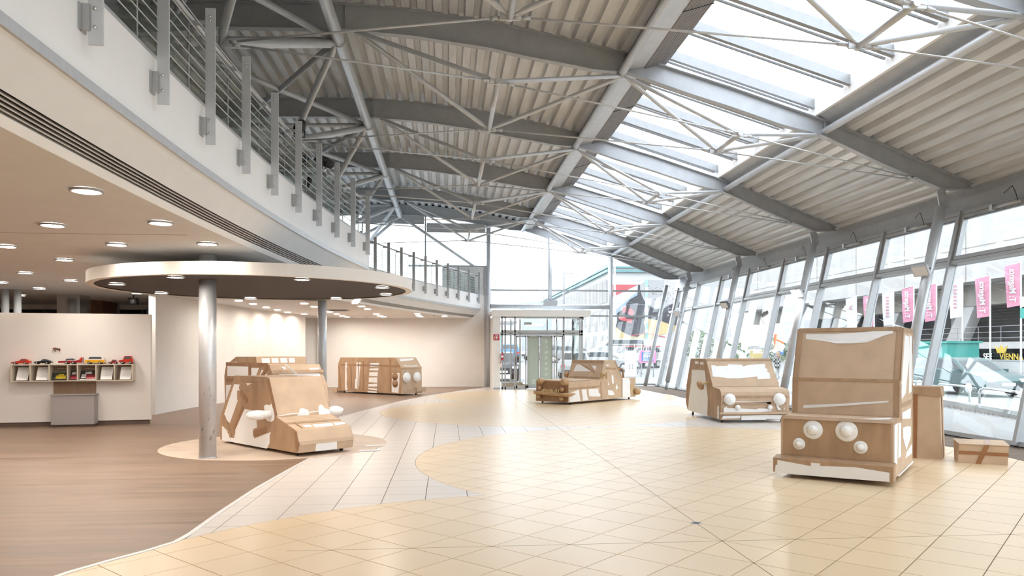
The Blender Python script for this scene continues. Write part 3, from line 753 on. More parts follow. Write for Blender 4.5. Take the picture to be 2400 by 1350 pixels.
ev = struct(empty('trim_1', (0, 0, 0)), 'painted steel eave beam along the top of the right glass wall')
MB().prism([(9.74, Y0, 4.11), (9.98, Y0, 4.11), (10.1, Y0, 4.44), (9.86, Y0, 4.44)], (0, 35.1 - 4 - Y0, 0)).build('eave_beam', 'girder_grey', ev)
MB().prism([(9.90, Y0, 4.44), (10.05, Y0, 4.44), (10.2, Y0, 4.70), (10.0, Y0, 4.70)], (0, 35.1 - 4 - Y0, 0)).build('eave_channel', 'steel_paint', ev)
# column floodlights
def flood(Y, z, lab, lit=False, dark=False):
    o = tag(empty('floodlight', (CXc(z) - .17, Y - .05, z)), lab, 'floodlight', 'column floodlights')
    d = Vector((-.75, -.35, -.55)).normalized()
    sd = d.cross(Vector((0, 0, 1))).normalized(); up = sd.cross(d)
    MB().obox(d * .02, d, sd, up, .035, .15, .11).build('housing', 'alu_dark' if dark else 'steel_light', o)
    MB().obox(d * .058, d, sd, up, .004, .13, .09).build('lamp_glass', 'lamp_warm' if lit else 'paper', o)
    mb = MB(); mb.tube([sd * .16, sd * .16 - d * .04, -sd * .16 - d * .04, -sd * .16], .01, 6); mb.tube([-d * .03, Vector((.055, .02, .01))], .018, 8); mb.build('bracket', 'alu_dark', o)
flood(13.2, 3.02, 'white floodlight on the column behind the cardboard lorry')
flood(18.1, 2.98, 'lit floodlight shining down the column by the passer-by', True)
flood(23.0, 2.98, 'dark floodlight on the column behind the cardboard car', False, True)
flood(27.9, 2.95, 'floodlight on the leaning column nearest the entrance corner')
# ================================================================= FAR GLASS WALL
far = struct(empty('window_30', (0, YF, 0)), 'tall glazed gable wall at the far end of the hall')
botz = lambda x: zt(x) - dp(x) * .95 - .02
def post(x, z0, z1, r, nm='post', m='steel_light'): MB().tube([(x, -.1, z0), (x, -.1, z1)], r, 18).build(nm, m, far)
post(1.72, 0, botz(1.72), .10); post(6.92, 0, botz(6.92), .095); post(4.32, 3.35, botz(4.32), .09)
MB().tube([(8.42, -.1, 0), (9.36, -.1, 4.3)], .08, 18).build('post', 'steel_light', far)
MB().tube([(1.82, -.12, 3.36), (6.84, -.12, 3.36)], .095, 18).build('cross_tube', 'steel_light', far)
MB().box(4.02, 4.62, -.22, -.02, 3.42, 3.62).build('joint_box', 'alu', far)
MB().tube([(1.75, -.12, 6.55), (4.15, -.12, 3.62)], .010, 6).build('bracing_cable', 'steel_paint', far)
MB().tube([(6.9, -.12, 5.25), (4.5, -.12, 3.62)], .010, 6).build('bracing_cable', 'steel_paint', far)
for z, x0, x1 in ((4.05, 1.72, 9.2), (2.98, 5.6, 9.0), (.06, 5.6, 8.9), (3.02, 1.7, 5.6)):
    MB().box(x0, x1, -.05, .03, z - .035, z + .035).build('transom', 'alu', far)
for x in (-8.6, -6.1, -3.5, -.9): MB().box(x - .03, x + .03, -.05, .03, 3.8, botz(x)).build('mullion', 'alu', far)
xs = [-9.1, -6.1, -3.5, -.9, 1.72, 4.32, 6.92, 9.3]
for a, b in zip(xs, xs[1:]):
    n = 6; q = [(a + (b - a) * k / n) for k in range(n + 1)]
    zb = 3.8 if b < 1.8 else 4.05
    MB().prism([(a, 0, zb), (b, 0, zb)] + [(x, 0, botz(x)) for x in q[::-1]], (0, .012, 0)).build('pane', 'pane', far)
for a, b, z0, z1 in ((6.92, 8.9 + .2 * 1.5, .06, 2.98), (6.92, 9.5, 2.98, 4.05), (1.72, 6.92, 3.02, 4.05), (5.6, 6.92, .06, 2.98)):
    MB().box(a, b, 0, .012, z0, z1).build('pane', 'pane', far)
for a, b, z in ((-3.45, -.95, 6.75), (-.85, 1.6, 6.42)):
    mb = MB(); mb.box(a, b, -.16, -.13, z, z + .33); mb.build('roller_blind', 'metal_strip', far)
    MB().tube([(a, -.15, z + .36), (b, -.15, z + .36)], .03, 8).build('blind_roll', 'steel_paint', far)
struct(MB().box(1.55, 1.80, YF - .14, YF + .1, 0, 5.0).build('wall_end_pier', 'steel_paint'), 'grey pier between rear wall and entrance')
# ================================================================= ENTRANCE VESTIBULE
VY = 28.6
dr = struct(empty('door_1', (0, VY, 0)), 'glazed entrance vestibule with sliding doors')
MB().box(1.78, 2.06, 0, 2.35, 0, 2.83).build('side_wall', 'white_paint', dr)
MB().box(1.78, 2.06, -.008, 0, 0, .07).build('side_wall_skirting', 'alu', dr)
mb = MB(); mb.box(1.72, 5.62, -.03, .22, 2.83, 3.08); mb.box(1.72, 5.62, .22, 2.36, 2.95, 3.05); mb.build('header', 'white_paint', dr)
mb = MB(); mb.box(2.12, 5.6, .06, 2.3, 2.86, 2.94); mb.build('inner_ceiling', 'wall_warm', dr)
fr = MB()
for x, w in ((2.13, .06), (2.25, .05), (2.63, .06), (4.54, .06), (5.26, .08), (5.18, .04)): fr.box(x - w / 2, x + w / 2, 0, .08, 0, 2.83)
fr.box(2.1, 5.3, 0, .08, 2.20, 2.30); fr.box(2.1, 5.3, 0, .10, 2.10, 2.17); fr.box(2.1, 5.3, 0, .08, 2.77, 2.83); fr.box(2.1, 2.63, 0, .08, 0, .09); fr.box(4.54, 5.3, 0, .08, 0, .09)
fr.build('door_frame', 'alu', dr)
for a, b in ((2.28, 2.60), (2.66, 4.51), (4.57, 5.16)): MB().box(a, b, .035, .045, 2.30, 2.77).build('transom_pane', 'pane', dr)
for a, b in ((2.28, 2.60), (4.57, 5.16)): MB().box(a, b, .035, .045, .09, 2.10).build('side_pane', 'pane', dr)
mat('etched', (.82, .85, .80), .5)
def leaf(x0, x1, yy, m):
    l = MB(); l.box(x0, x0 + .045, yy, yy + .04, .03, 2.09); l.box(x1 - .045, x1, yy, yy + .04, .03, 2.09); l.box(x0, x1, yy, yy + .04, .03, .14); l.box(x0, x1, yy, yy + .04, 2.03, 2.09)
    o = l.build('sliding_leaf', 'alu', dr)
    MB().box(x0 + .045, x1 - .045, yy + .015, yy + .025, .14, 2.03).build('leaf_glass', m, o)
    return o
leaf(2.67, 3.08, .02, 'pane'); leaf(4.15, 4.52, .02, 'pane')
lf = leaf(3.12, 3.60, .10, 'pane_frosted'); rf = leaf(3.62, 4.12, .10, 'pane_frosted')
for k, ch in enumerate('EINGANG'):
    letters('lettering', ch, .17, 'etched', basis((3.87, .112, 1.86 - k * .215), (1, 0, 0), (0, 0, 1)), rf, mirror=True)
mb = MB(); mb.box(3.78, 3.96, .108, .112, .33, .345); mb.prism([(3.96, .108, .337), (3.90, .108, .385), (3.905, .108, .395), (3.98, .108, .337), (3.905, .108, .28), (3.90, .108, .29)], (0, .004, 0)); mb.build('arrow', 'etched', rf)
for z in (.32, .22): letters('lettering', 'W', .15, 'etched', basis((3.36, .112, z), (1, 0, 0), (0, 0, 1)), lf, mirror=True)
for x in (2.66, 3.05): MB().tube([(x, -.02, .95), (x, -.05, 1.0), (x, -.05, 1.2), (x, -.02, 1.25)], .014, 8).build('door_handle', 'alu_dark', dr)
# right side glass of the vestibule and outer door line
MB().box(5.30, 5.33, .08, 2.3, .05, 2.75).build('side_glass', 'pane_green', dr)
mb = MB(); mb.box(5.28, 5.36, 2.24, 2.32, 0, 2.83); mb.box(5.28, 5.36, 0, 2.32, 0, .05); mb.box(5.29, 5.35, .08, 2.3, 2.72, 2.83); mb.build('side_frame', 'alu_dark', dr)
mb = MB()
for x in (2.1, 2.66, 3.05, 4.2, 4.6, 5.28): mb.box(x - .03, x + .03, 2.26, 2.32, 0, 2.83)
mb.box(2.1, 5.3, 2.26, 2.32, 2.15, 2.28); mb.build('outer_frame', 'alu', dr)
MB().box(3.0, 3.3, .16, .24, 2.52, 2.62).build('ceiling_camera', 'alu', dr)
# card strip lying behind the left panes
o = tag(empty('cardboard_sheet', (2.7, VY + .5, 0)), 'flat brown cardboard sheet leaning low inside the entrance vestibule', 'cardboard')
MB().prism([(-.5, 0, 0), (.45, .1, 0), (.62, .1, .16), (.3, .1, .17), (.28, .1, .25), (-.5, .1, .24)], (0, .012, 0)).build('sheet', 'cardboard', o)
# fire hydrant sign, extinguisher and notices on the white side wall
mat('sign_red', (.50, .035, .06), .4, var=.02); mat('sign_white', (.85, .84, .83), .4, var=.01)
o = tag(empty('fire_sign', (1.9, VY - .012, 2.03)), 'square red fire hose sign with white symbol on the white pier', 'sign')
MB().box(-.115, .115, 0, .008, -.125, .105).build('sign_plate', 'sign_red', o)
MB().tube([(-.07, -.004, -.09), (-.06, -.004, .0), (-.03, -.004, .06), (.02, -.004, .08), (.065, -.004, .05), (.07, -.004, -.01), (.03, -.004, -.07), (-.01, -.004, -.08), (-.02, -.004, -.02), (.02, -.004, .02)], .011, 6).build('hose_symbol', 'sign_white', o)
mb = MB(); mb.prism([(-.005, -.004, -.06), (.045, -.004, -.03), (.02, -.004, .05), (-.02, -.004, .0)], (0, .004, 0)); mb.build('flame_symbol', 'sign_white', o)
o = tag(empty('fire_extinguisher', (2.12, VY - .14, 1.28)), 'small red fire extinguisher hanging beside the entrance frame', 'extinguisher')
MB().lathe([(0, -.14), (.045, -.14), (.05, -.12), (.05, .06), (.035, .1), (.015, .12), (.015, .14), (0, .14)], n=18).build('cylinder', 'sign_red', o)
mb = MB(); mb.box(-.02, .05, -.012, .012, .14, .165); mb.tube([(.015, 0, .14), (.06, 0, .09), (.058, 0, -.06)], .008, 6); mb.build('valve', 'black', o)
MB().lathe([(.0515, -.04), (.0515, .03)], n=18).build('label_band', 'sign_white', o)
MB().box(-.08, .08, .07, .1, -.05, .05).build('wall_hook', 'alu', o)
o = tag(empty('notice', (2.06, VY - .01, .98)), 'small white notices stuck below the fire extinguisher', 'notice')
MB().box(-.05, .06, 0, .004, -.12, .1).build('sheet', 'sign_white', o)
MB().box(-.02, .03, -.003, 0, .03, .07).build('red_mark', 'sign_red', o)
# ================================================================= BEHIND THE DISPLAY WALL
mat('dark_glass', (.014, .014, .018), .12, var=.3, scale=1.2)
mat('brown_panel', (.20, .10, .06), .5, var=.08)
dk = struct(empty('wall_dark_glazing', (0, 22.5, 0)), 'dark glazed office front behind the display wall')
MB().box(-16, -7.0, .02, .06, 0, 2.7).build('dark_panes', 'dark_glass', dk)
MB().box(-16, -7.0, -.03, .08, 2.7, ZC).build('head_band', 'wall_warm', dk)
for x in (-15.4, -13.9, -12.4, -10.9, -9.9, -8.9, -7.9): MB().box(x - .03, x + .03, -.03, .06, 0, 2.7).build('mullion', 'alu_dark' if x > -11 else 'alu', dk)
MB().box(-11, -7, -.03, .06, 2.52, 2.58).build('transom', 'alu', dk)
o = tag(empty('mirror_pillar', (-8.97, 18.6, 0)), 'square mirror clad pillar rising behind the display wall', 'pillar')
for z0, z1, nm in ((0, 2.35, 'lower_cladding'), (2.36, ZC, 'upper_cladding')): MB().box(-.26, .26, -.2, .3, z0, z1).build(nm, 'chrome', o)
o = struct(MB().prism([(-9.75, 20.45, 0), (-9.55, 20.25, 0), (-9.35, 20.35, 0), (-9.22, 20.7, 0), (-9.22, 21.6, 0), (-9.9, 21.6, 0)], (0, 0, ZC)).build('wall_brown', 'brown_panel'), 'brown curved wall end behind the display wall')
# bluish car poster panels seen through the slot beside the partition
mat('poster_blue', (.16, .27, .36), .35, var=.5, scale=1.3); mat('poster_pale', (.5, .6, .66), .35, var=.2, scale=1.5); mat('poster_dark', (.03, .045, .07), .35, var=.5, scale=2)
o = tag(empty('poster_wall', (-7.3, 19.6, 0)), 'blue photo poster glimpsed through the slot beside the partition', 'poster')
for z0, z1, m in ((.35, .95, 'poster_dark'), (.95, 1.35, 'poster_blue'), (1.35, 1.9, 'poster_pale'), (1.9, 2.35, 'poster_blue'), (2.35, 2.6, 'poster_dark'), (0.0, .35, 'poster_dark')):
    MB().box(-.35, .5, 0, .02, z0, z1).build('poster_panel', m, o)
for z, dz in ((.62, .2), (1.5, .1), (2.1, .18)): MB().beam((-.34, -.004, z), (.49, -.004, z + dz), .005, .02).build('pale_stripe', 'poster_pale', o)  # pale stripes of the poster print
# ================================================================= CARDBOARD VEHICLES
CARDATA = {
 'car1': {'o': [-2.085,10.594],'ang': 131,'flip': 1,'W': 0.885,'prof': [(2.45,0.05),(2.45,0.41),(1.93,1.1),(0.84,1.1),(0.587,0.529),(0.051,0.376),(-0.04,0.2),(0,0.06)],'p': {'side': [[(1.94,-0.0,0.97),(1.75,-0.0,0.97),(1.79,-0.0,0.91),(1.75,-0.0,0.88),(1.84,-0.0,0.87),(1.84,-0.0,0.73),(1.81,-0.0,0.72),(2.09,0.0,0.34),(2.32,-0.0,0.43)],[(1.64,-0.0,0.6),(1.22,0.0,0.58),(1.21,0.0,0.49),(1.18,0.0,0.34),(1.31,-0.0,0.3),(1.27,0.0,0.16),(0.76,-0.0,0.3),(0.8,0.0,0.24),(0.8,-0.0,0.13),(0.88,-0.0,0.04),(2.37,-0.0,0.03),(2.37,0.0,0.28),(2.18,-0.0,0.21),(2.18,-0.0,0.18),(2.03,-0.0,0.11),(1.94,-0.0,0.11),(1.89,-0.0,0.22),(1.95,-0.0,0.25)],[(1.54,-0.0,1.0),(1.36,0.0,1.0),(1.49,-0.0,0.96)],[(0.96,0.0,0.68),(0.88,-0.0,0.7),(0.81,0.0,0.69),(0.74,-0.0,0.72),(0.71,0.0,0.66),(0.66,0.0,0.64),(0.64,-0.0,0.57),(0.67,-0.0,0.48),(0.76,-0.0,0.45),(0.87,0.0,0.46),(0.94,-0.0,0.5)]],'hood': [[(0.22,0.19,0.42),(0.21,0.31,0.42),(0.13,0.3,0.4),(0.13,0.19,0.4)],[(0.2,0.34,0.42),(0.19,0.66,0.42),(0.11,0.64,0.39),(0.11,0.34,0.39)],[(0.2,0.69,0.42),(0.21,0.87,0.42),(0.12,0.86,0.4),(0.1,0.67,0.39)],[(0.33,0.11,0.46),(0.33,0.14,0.46),(0.1,0.14,0.39),(0.1,0.12,0.39)]],'nose': [[(-0.04,0.26,0.19),(-0.04,0.6,0.19),(0.0,0.63,0.06),(-0.0,0.27,0.06)]],'ws': [[(0.6,0.35,0.55),(0.63,0.39,0.63),(0.63,0.45,0.63),(0.62,0.52,0.6),(0.6,0.53,0.55),(0.58,0.5,0.51),(0.58,0.37,0.51),(0.58,0.3,0.52)],[(0.63,0.7,0.63),(0.65,0.74,0.67),(0.65,0.78,0.66),(0.62,0.81,0.61),(0.61,0.88,0.59),(0.59,0.89,0.53),(0.57,0.82,0.5),(0.58,0.68,0.52)]]},'n': {'side': (0.0,-1.0,0.0),'hood': (-0.274,-0.0,0.962),'nose': (-0.962,-0.0,-0.275),'ws': (-0.914,-0.0,0.405)}},
 'van': {'o': [-1.505,24.862],'ang': 138,'flip': 1,'W': 0.95,'prof': [(3.23,0.06),(3.24,1.02),(3.1,1.262),(0.29,1.268),(0.02,0.93),(0,0.06)],'p': {'side': [[(2.83,0.0,1.08),(2.72,0.0,1.08),(2.75,0.0,1.0),(2.72,0.0,0.92),(2.77,0.0,0.89),(2.76,0.0,0.79),(2.75,0.0,0.51),(2.77,0.0,0.33),(2.72,0.0,0.14),(2.72,0.0,0.09),(2.85,0.0,0.1),(2.85,0.0,0.5)],[(2.24,0.0,1.09),(2.16,0.0,1.09),(2.17,-0.0,0.54),(2.2,0.0,0.25),(2.17,-0.0,0.16),(2.33,0.0,0.18),(2.31,0.0,0.5),(2.27,0.0,0.51)],[(2.1,-0.0,1.1),(2.02,0.0,1.1),(2.04,-0.0,0.9),(2.08,0.0,0.78),(2.11,-0.0,0.24),(2.14,0.0,0.24)],[(1.54,0.0,1.07),(1.09,-0.0,1.08),(1.1,-0.0,0.94),(1.55,0.0,0.94)],[(1.56,0.0,0.88),(1.12,0.0,0.9),(1.14,0.0,0.82),(1.58,0.0,0.82)],[(1.58,0.0,0.75),(1.15,0.0,0.77),(1.17,0.0,0.62),(1.59,0.0,0.63)],[(1.6,0.0,0.57),(1.18,0.0,0.59),(1.18,0.0,0.4),(1.61,0.0,0.41)],[(1.62,0.0,0.34),(1.18,0.0,0.37),(1.19,0.0,0.27),(1.63,-0.0,0.26)],[(1.63,0.0,0.21),(1.19,0.0,0.2),(1.19,0.0,0.14),(1.64,0.0,0.15)],[(1.66,0.0,0.1),(1.2,-0.0,0.1),(1.21,0.0,0.05),(1.67,0.0,0.05)],[(0.45,0.0,0.75),(0.1,0.0,0.76),(0.11,0.0,0.56),(0.11,0.0,0.39),(0.14,-0.0,0.21),(0.15,-0.0,0.08),(0.47,-0.0,0.1),(0.47,-0.0,0.25),(0.47,-0.0,0.41)]],'slope': [[(0.26,0.13,1.23),(0.26,0.81,1.24),(0.22,0.77,1.19),(0.2,0.56,1.16),(0.19,0.12,1.14)],[(0.08,0.14,1.01),(0.07,0.33,0.99),(0.07,0.54,0.99),(0.07,0.8,0.99),(0.05,0.78,0.96),(0.05,0.16,0.97)]]},'n': {'side': (0.0,-1.0,0.0),'slope': (-0.781,-0.0,0.624)}},
 'conv': {'o': [3.336,20.221],'ang': 43,'flip': -1,'W': 1.16,'prof': [(0,0.06),(0.02,0.64),(1.495,0.66),(1.72,1.22),(2.27,1.22),(2.67,0.67),(3.42,0.67),(3.42,0.07)],'p': {'side': [[(0.04,0.0,0.32),(0.48,-0.0,0.4),(0.49,0.0,0.36),(0.55,-0.0,0.08),(0.04,0.0,0.07)],[(0.61,0.0,0.4),(0.83,-0.0,0.4),(0.88,0.0,0.19),(0.94,0.0,0.09),(0.68,0.0,0.08)],[(0.94,0.0,0.4),(1.42,-0.0,0.4),(1.43,0.0,0.28),(1.53,-0.0,0.23),(1.52,-0.0,0.16),(0.97,-0.0,0.19)],[(2.1,-0.0,0.77),(2.19,-0.0,0.77),(2.22,-0.0,0.52),(2.12,0.0,0.52)],[(1.91,0.0,0.34),(2.16,-0.0,0.31),(2.27,-0.0,0.18),(2.1,-0.0,0.17),(1.93,0.0,0.19)],[(2.35,0.0,0.51),(2.45,0.0,0.39),(2.33,0.0,0.31)],[(1.95,-0.0,0.59),(1.98,-0.0,0.48),(1.91,-0.0,0.49)],[(2.68,0.0,0.67),(3.05,-0.0,0.66),(3.12,0.0,0.53),(3.09,-0.0,0.42),(3.12,0.0,0.08),(2.69,-0.0,0.08)],[(1.85,-0.0,1.1),(2.0,-0.0,1.07),(1.81,-0.0,1.04)]],'ws': [[(1.66,0.96,1.07),(1.67,0.85,1.09),(1.59,0.37,0.89),(1.58,1.02,0.88)],[(1.65,0.39,1.05),(1.66,0.22,1.06),(1.6,0.23,0.92)],[(1.68,0.85,1.12),(1.62,0.51,0.96),(1.57,0.23,0.84),(1.57,0.18,0.84),(1.62,0.47,0.98),(1.69,0.83,1.13)],[(1.67,0.52,1.09),(1.67,0.48,1.09),(1.57,0.19,0.84),(1.57,0.22,0.85)]]},'n': {'side': (0.0,-1.0,0.0),'ws': (-0.928,-0.0,0.373)}},
 'car3': {'o': [5.672,15.002],'ang': 90,'flip': 1,'W': 1.46,'prof': [(2.04,0.12),(2.15,0.27),(2.12,0.67),(1.8,1.32),(0.8,1.32),(0.36,0.725),(-0.02,0.7),(-0.1,0.64),(-0.13,0.54),(-0.1,0.06)],'p': {'side': [[(1.7,0.0,1.06),(1.22,-0.0,1.07),(0.85,-0.0,1.06),(0.78,-0.0,0.86),(0.66,-0.0,0.47),(0.7,-0.0,0.07),(1.99,-0.0,0.1),(1.9,-0.0,0.43),(1.74,0.0,0.8)],[(1.49,-0.0,1.26),(1.27,-0.0,1.26),(1.27,-0.0,1.2),(1.48,-0.0,1.2)],[(1.15,-0.0,1.25),(0.92,-0.0,1.24),(0.94,-0.0,1.19),(1.15,-0.0,1.19)],[(0.07,-0.0,0.34),(0.0,-0.0,0.34),(0.01,-0.0,0.07),(0.09,-0.0,0.07)]],'ws': [[(0.7,0.08,1.18),(0.69,0.17,1.18),(0.68,0.17,1.16),(0.69,0.45,1.17),(0.71,0.46,1.2),(0.7,0.78,1.19),(0.68,0.79,1.15),(0.7,0.89,1.18),(0.72,1.3,1.21),(0.64,1.28,1.11),(0.64,1.32,1.1),(0.6,1.31,1.04),(0.56,1.34,1.0),(0.48,1.32,0.89),(0.48,1.21,0.89),(0.48,1.04,0.88),(0.52,1.04,0.94),(0.49,0.66,0.9),(0.49,0.37,0.9),(0.51,0.19,0.93),(0.52,0.05,0.94)]],'front': [[(-0.13,0.29,0.45),(-0.13,1.06,0.43),(-0.13,1.06,0.41),(-0.13,0.29,0.43)],[(-0.13,0.97,0.44),(-0.13,1.06,0.43),(-0.13,1.06,0.39),(-0.13,0.97,0.39)],[(-0.13,0.04,0.31),(-0.13,0.12,0.35),(-0.13,0.11,0.31),(-0.13,0.4,0.3),(-0.13,0.77,0.28),(-0.13,0.77,0.3),(-0.13,1.07,0.29),(-0.13,1.07,0.23),(-0.13,0.77,0.22),(-0.13,0.4,0.22),(-0.13,0.04,0.22)],[(-0.13,1.16,0.38),(-0.13,1.24,0.38),(-0.13,1.22,0.33),(-0.13,1.29,0.27),(-0.13,1.21,0.26)],[(-0.13,1.32,0.29),(-0.13,1.36,0.31),(-0.13,1.35,0.27)],[(-0.13,0.03,0.15),(-0.13,0.4,0.15),(-0.13,0.4,0.1),(-0.13,-0.0,0.09)],[(-0.13,0.42,0.15),(-0.13,0.95,0.16),(-0.13,0.95,0.06),(-0.13,0.42,0.06)],[(-0.13,0.95,0.16),(-0.13,1.29,0.17),(-0.13,1.29,0.07),(-0.13,0.95,0.08)]]},'n': {'side': (0.0,-1.0,0.0),'ws': (-0.804,-0.0,0.595),'front': (-1.0,0.0,0.0)}},
 'truck': {'o': [4.868,7.683],'ang': 50,'flip': -1,'W': 1.29,'prof': [(0.16,0.06),(0.16,0.7),(0.65,0.715),(0.69,1.14),(0.95,1.78),(1.85,1.78),(1.85,0.08)],'p': {'up': [[(0.92,1.13,1.71),(0.92,0.86,1.71),(0.93,0.55,1.72),(0.93,0.35,1.74),(0.94,0.13,1.75),(0.92,0.13,1.71),(0.91,0.23,1.68),(0.89,0.34,1.63),(0.88,0.41,1.6),(0.87,0.57,1.59),(0.87,0.76,1.59),(0.89,0.9,1.62),(0.9,1.13,1.65)]],'lo': [[(0.66,1.1,0.82),(0.66,0.71,0.85),(0.67,0.14,0.91),(0.67,0.15,0.89),(0.66,0.47,0.85),(0.66,0.71,0.82),(0.66,1.1,0.78)]],'top': [[(0.28,1.01,0.7),(0.29,0.69,0.7),(0.33,0.42,0.7),(0.66,0.1,0.71),(0.4,0.1,0.71),(0.18,0.47,0.7)]],'bump': [[(0.0,1.24,0.2),(-0.0,0.86,0.16),(-0.0,0.86,0.2),(0.0,0.76,0.2),(-0.0,0.76,0.17),(-0.0,0.39,0.19),(0.0,0.04,0.16),(0.0,0.04,0.06),(-0.0,0.71,0.05),(-0.0,1.21,0.04),(0.0,1.27,0.05),(-0.0,1.26,0.14),(0.0,1.24,0.14)]],'side': [[(1.07,0.03,1.69),(1.42,0.03,1.68),(1.48,0.03,1.45),(1.12,0.03,0.98),(0.76,0.03,0.92),(0.73,0.03,1.0)],[(1.48,0.03,1.7),(1.73,0.03,1.68),(1.67,0.03,0.98),(1.42,0.03,0.96)],[(1.8,0.03,1.69),(2.02,0.03,1.64),(2.0,0.03,1.19),(1.73,0.03,1.05)],[(0.84,0.03,0.76),(1.6,0.03,0.77),(1.58,0.03,0.64),(1.24,0.03,0.66),(0.84,0.03,0.69)],[(0.9,0.03,0.58),(1.36,0.03,0.56),(1.6,0.03,0.53),(1.6,0.03,0.41),(1.18,0.03,0.28),(0.9,0.03,0.46)],[(-0.01,0.03,0.69),(0.18,0.03,0.66),(0.18,0.03,0.23),(-0.06,0.03,0.26)],[(0.23,0.03,0.67),(0.47,0.03,0.67),(0.42,0.03,0.21),(0.23,0.03,0.23)],[(0.53,0.03,0.66),(0.73,0.03,0.65),(0.73,0.03,0.26),(0.49,0.03,0.26)],[(1.24,0.03,0.25),(1.73,0.03,0.3),(1.73,0.03,0.18),(1.12,0.03,0.19)],[(0.47,0.03,0.06),(2.0,0.03,0.07),(2.06,0.03,0.01),(0.58,0.03,0.04)]]},'n': {'up': (-0.926,-0.0,0.376),'lo': (-0.996,-0.0,0.094),'top': (-0.031,-0.0,1.0),'bump': (-1.0,0.0,0.0),'side': (0.0,-1.0,0.0)}},
}
class CarB:
    def __init__(s, key, name, label, side_mat='kraft', body_mat='cardboard', v0=0., v1=None):
        d = CARDATA[key]; s.d = d; a = R(d['ang'])
        s.U = Vector((math.cos(a), math.sin(a), 0)); s.V = Vector((math.sin(a), -math.cos(a), 0)) * d['flip']
        s.W = d['W']; s.root = tag(empty(name, (d['o'][0], d['o'][1], 0)), label, 'cardboard car', 'cardboard vehicles')
        s.v0 = v0; s.v1 = s.W if v1 is None else v1
        s.body = s.prof(d['prof'], s.v0, s.v1).build('body', body_mat, s.root)
        s.near = s.prof(d['prof'], s.v0 - .008, s.v0).build('side_panel', side_mat, s.root)
        s.farp = s.prof(d['prof'], s.v1, s.v1 + .008).build('side_panel', side_mat, s.root)
        us = [p[0] for p in d['prof']]
        for u in (min(us) + .2, max(us) - .25):
            for v in (s.v0 + .08, s.v1 - .08):
                c = s.P(u, v, .03); mb = MB(); mb.lathe([(0, -.015), (.03, -.015), (.03, .015), (0, .015)], c, s.V, 12); mb.box(c.x - .012, c.x + .012, c.y - .012, c.y + .012, .05, .09); mb.build('caster', 'rubber', s.root)
    def P(s, u, v, w): return s.U * u + s.V * v + Vector((0, 0, w))
    def N(s, n): return s.U * n[0] + s.V * n[1] + Vector((0, 0, n[2]))
    def prof(s, pr, a, b):
        return MB().prism([s.P(u, a, w) for u, w in pr], s.V * (b - a))
    def patches(s, m='paper', lift=None, names=None):
        us = [p[0] for p in s.d['prof']]
        for face, polys in s.d['p'].items():
            n = s.N(s.d['n'][face])
            for k, q in enumerate(polys):
                h = .0085 if face == 'side' else .001
                pts = [s.P(p[0] if face != 'side' else min(max(p[0], min(us) + .01), max(us) - .01), p[1] if face != 'side' else s.v0, max(p[2], .045)) + n * h for p in q]
                mm = (names or {}).get((face, k), m)
                MB().prism(pts, n * .004).build('tape_strip' if mm != 'paper' and mm != 'papier_mache' else 'paper_patch', mm, s.root)
    def tape(s, a, b, w=.05, m='kraft', n=(-1, 0, 0), name='tape_strip', lift=.001):
        A, B, n = s.P(*a), s.P(*b), s.N(n).normalized(); d = (B - A).normalized(); x = d.cross(n).normalized() * w / 2
        return MB().prism([A - x + n * lift, A + x + n * lift, B + x + n * lift, B - x + n * lift], n * .003).build(name, m, s.root)
    def lamp(s, c, r, n=(-1, 0, 0), h=.03, m='papier_mache', name='headlamp', dome=True):
        n = s.N(n).normalized(); c = s.P(*c)
        mb = MB(); mb.lathe([(r * 1.0, 0.), (r * .98, h * .35), (r * .85, h * .7), (r * .5, h * .98), (0, h * 1.1)] if dome else [(r, 0), (r, h), (0, h)], c, n, 22)
        return mb.build(name, m, s.root)
# --- small hatchback in front of the column
c = CarB('car1', 'cardboard_hatchback', 'cardboard car with big pale windscreen standing on the plaster circle by the column')
c.patches(names={('hood', 3): 'kraft_dark', ('side', 3): 'papier_mache', ('ws', 0): 'papier_mache', ('ws', 1): 'papier_mache'})
for v, sg in ((-.17, -1), (c.W + .17, 1)):
    q = c.P(.85 if sg < 0 else .72, v, .555); MB().ball(q, .075, 14, .05, (1, 1, 2.3), c.V * sg + c.U * .25).build('door_mirror', 'papier_mache', c.root)
    MB().tube([c.P(.76, 0 if sg < 0 else c.W, .57), q], [.05, .06], 10).build('mirror_stem', 'papier_mache', c.root)
MB().tube([c.P(.575, .02, .545), c.P(.57, .2, .565), c.P(.575, .42, .56), c.P(.565, .55, .57), c.P(.57, .75, .58)], .008, 6).build('wiper_wire', 'papier_mache', c.root)
c.tape((.32, .0, .455), (.32, c.W, .455), .07, 'kraft', (-.27, 0, .96)); c.tape((-.045, 0, .2), (-.045, c.W, .2), .05, 'cardboard', (-1, 0, .1))
for a, b in (((2.3, -.009, .45), (2.05, -.009, .12)), ((1.62, -.009, .62), (1.95, -.009, .25)), ((.84, -.009, 1.08), (.6, -.009, .55)), ((1.9, -.009, 1.07), (.86, -.009, 1.07)), ((1.3, -.009, .23), (.9, -.009, .33)), ((1.72, -.009, .85), (1.5, -.009, .72)), ((.05, -.009, .36), (.0, -.009, .1))):
    c.tape(a, b, .08, 'kraft_dark' if random.random() < .4 else 'kraft', (0, -1, 0), lift=.002)
for k, (x0, y0, rz) in enumerate(((-1.35, 11.75, .25), (-1.38, 11.18, .2))):
    o = tag(MB().box(-.05, .26, -.05, .04, 0, .004).build('paper_strip', 'paper', None, (x0 + .12, y0, .007)), 'white paper strip on the floor beside the cardboard car, %s one' % ('farther' if k == 0 else 'nearer'), 'paper')
    o.rotation_euler = (0, 0, rz)
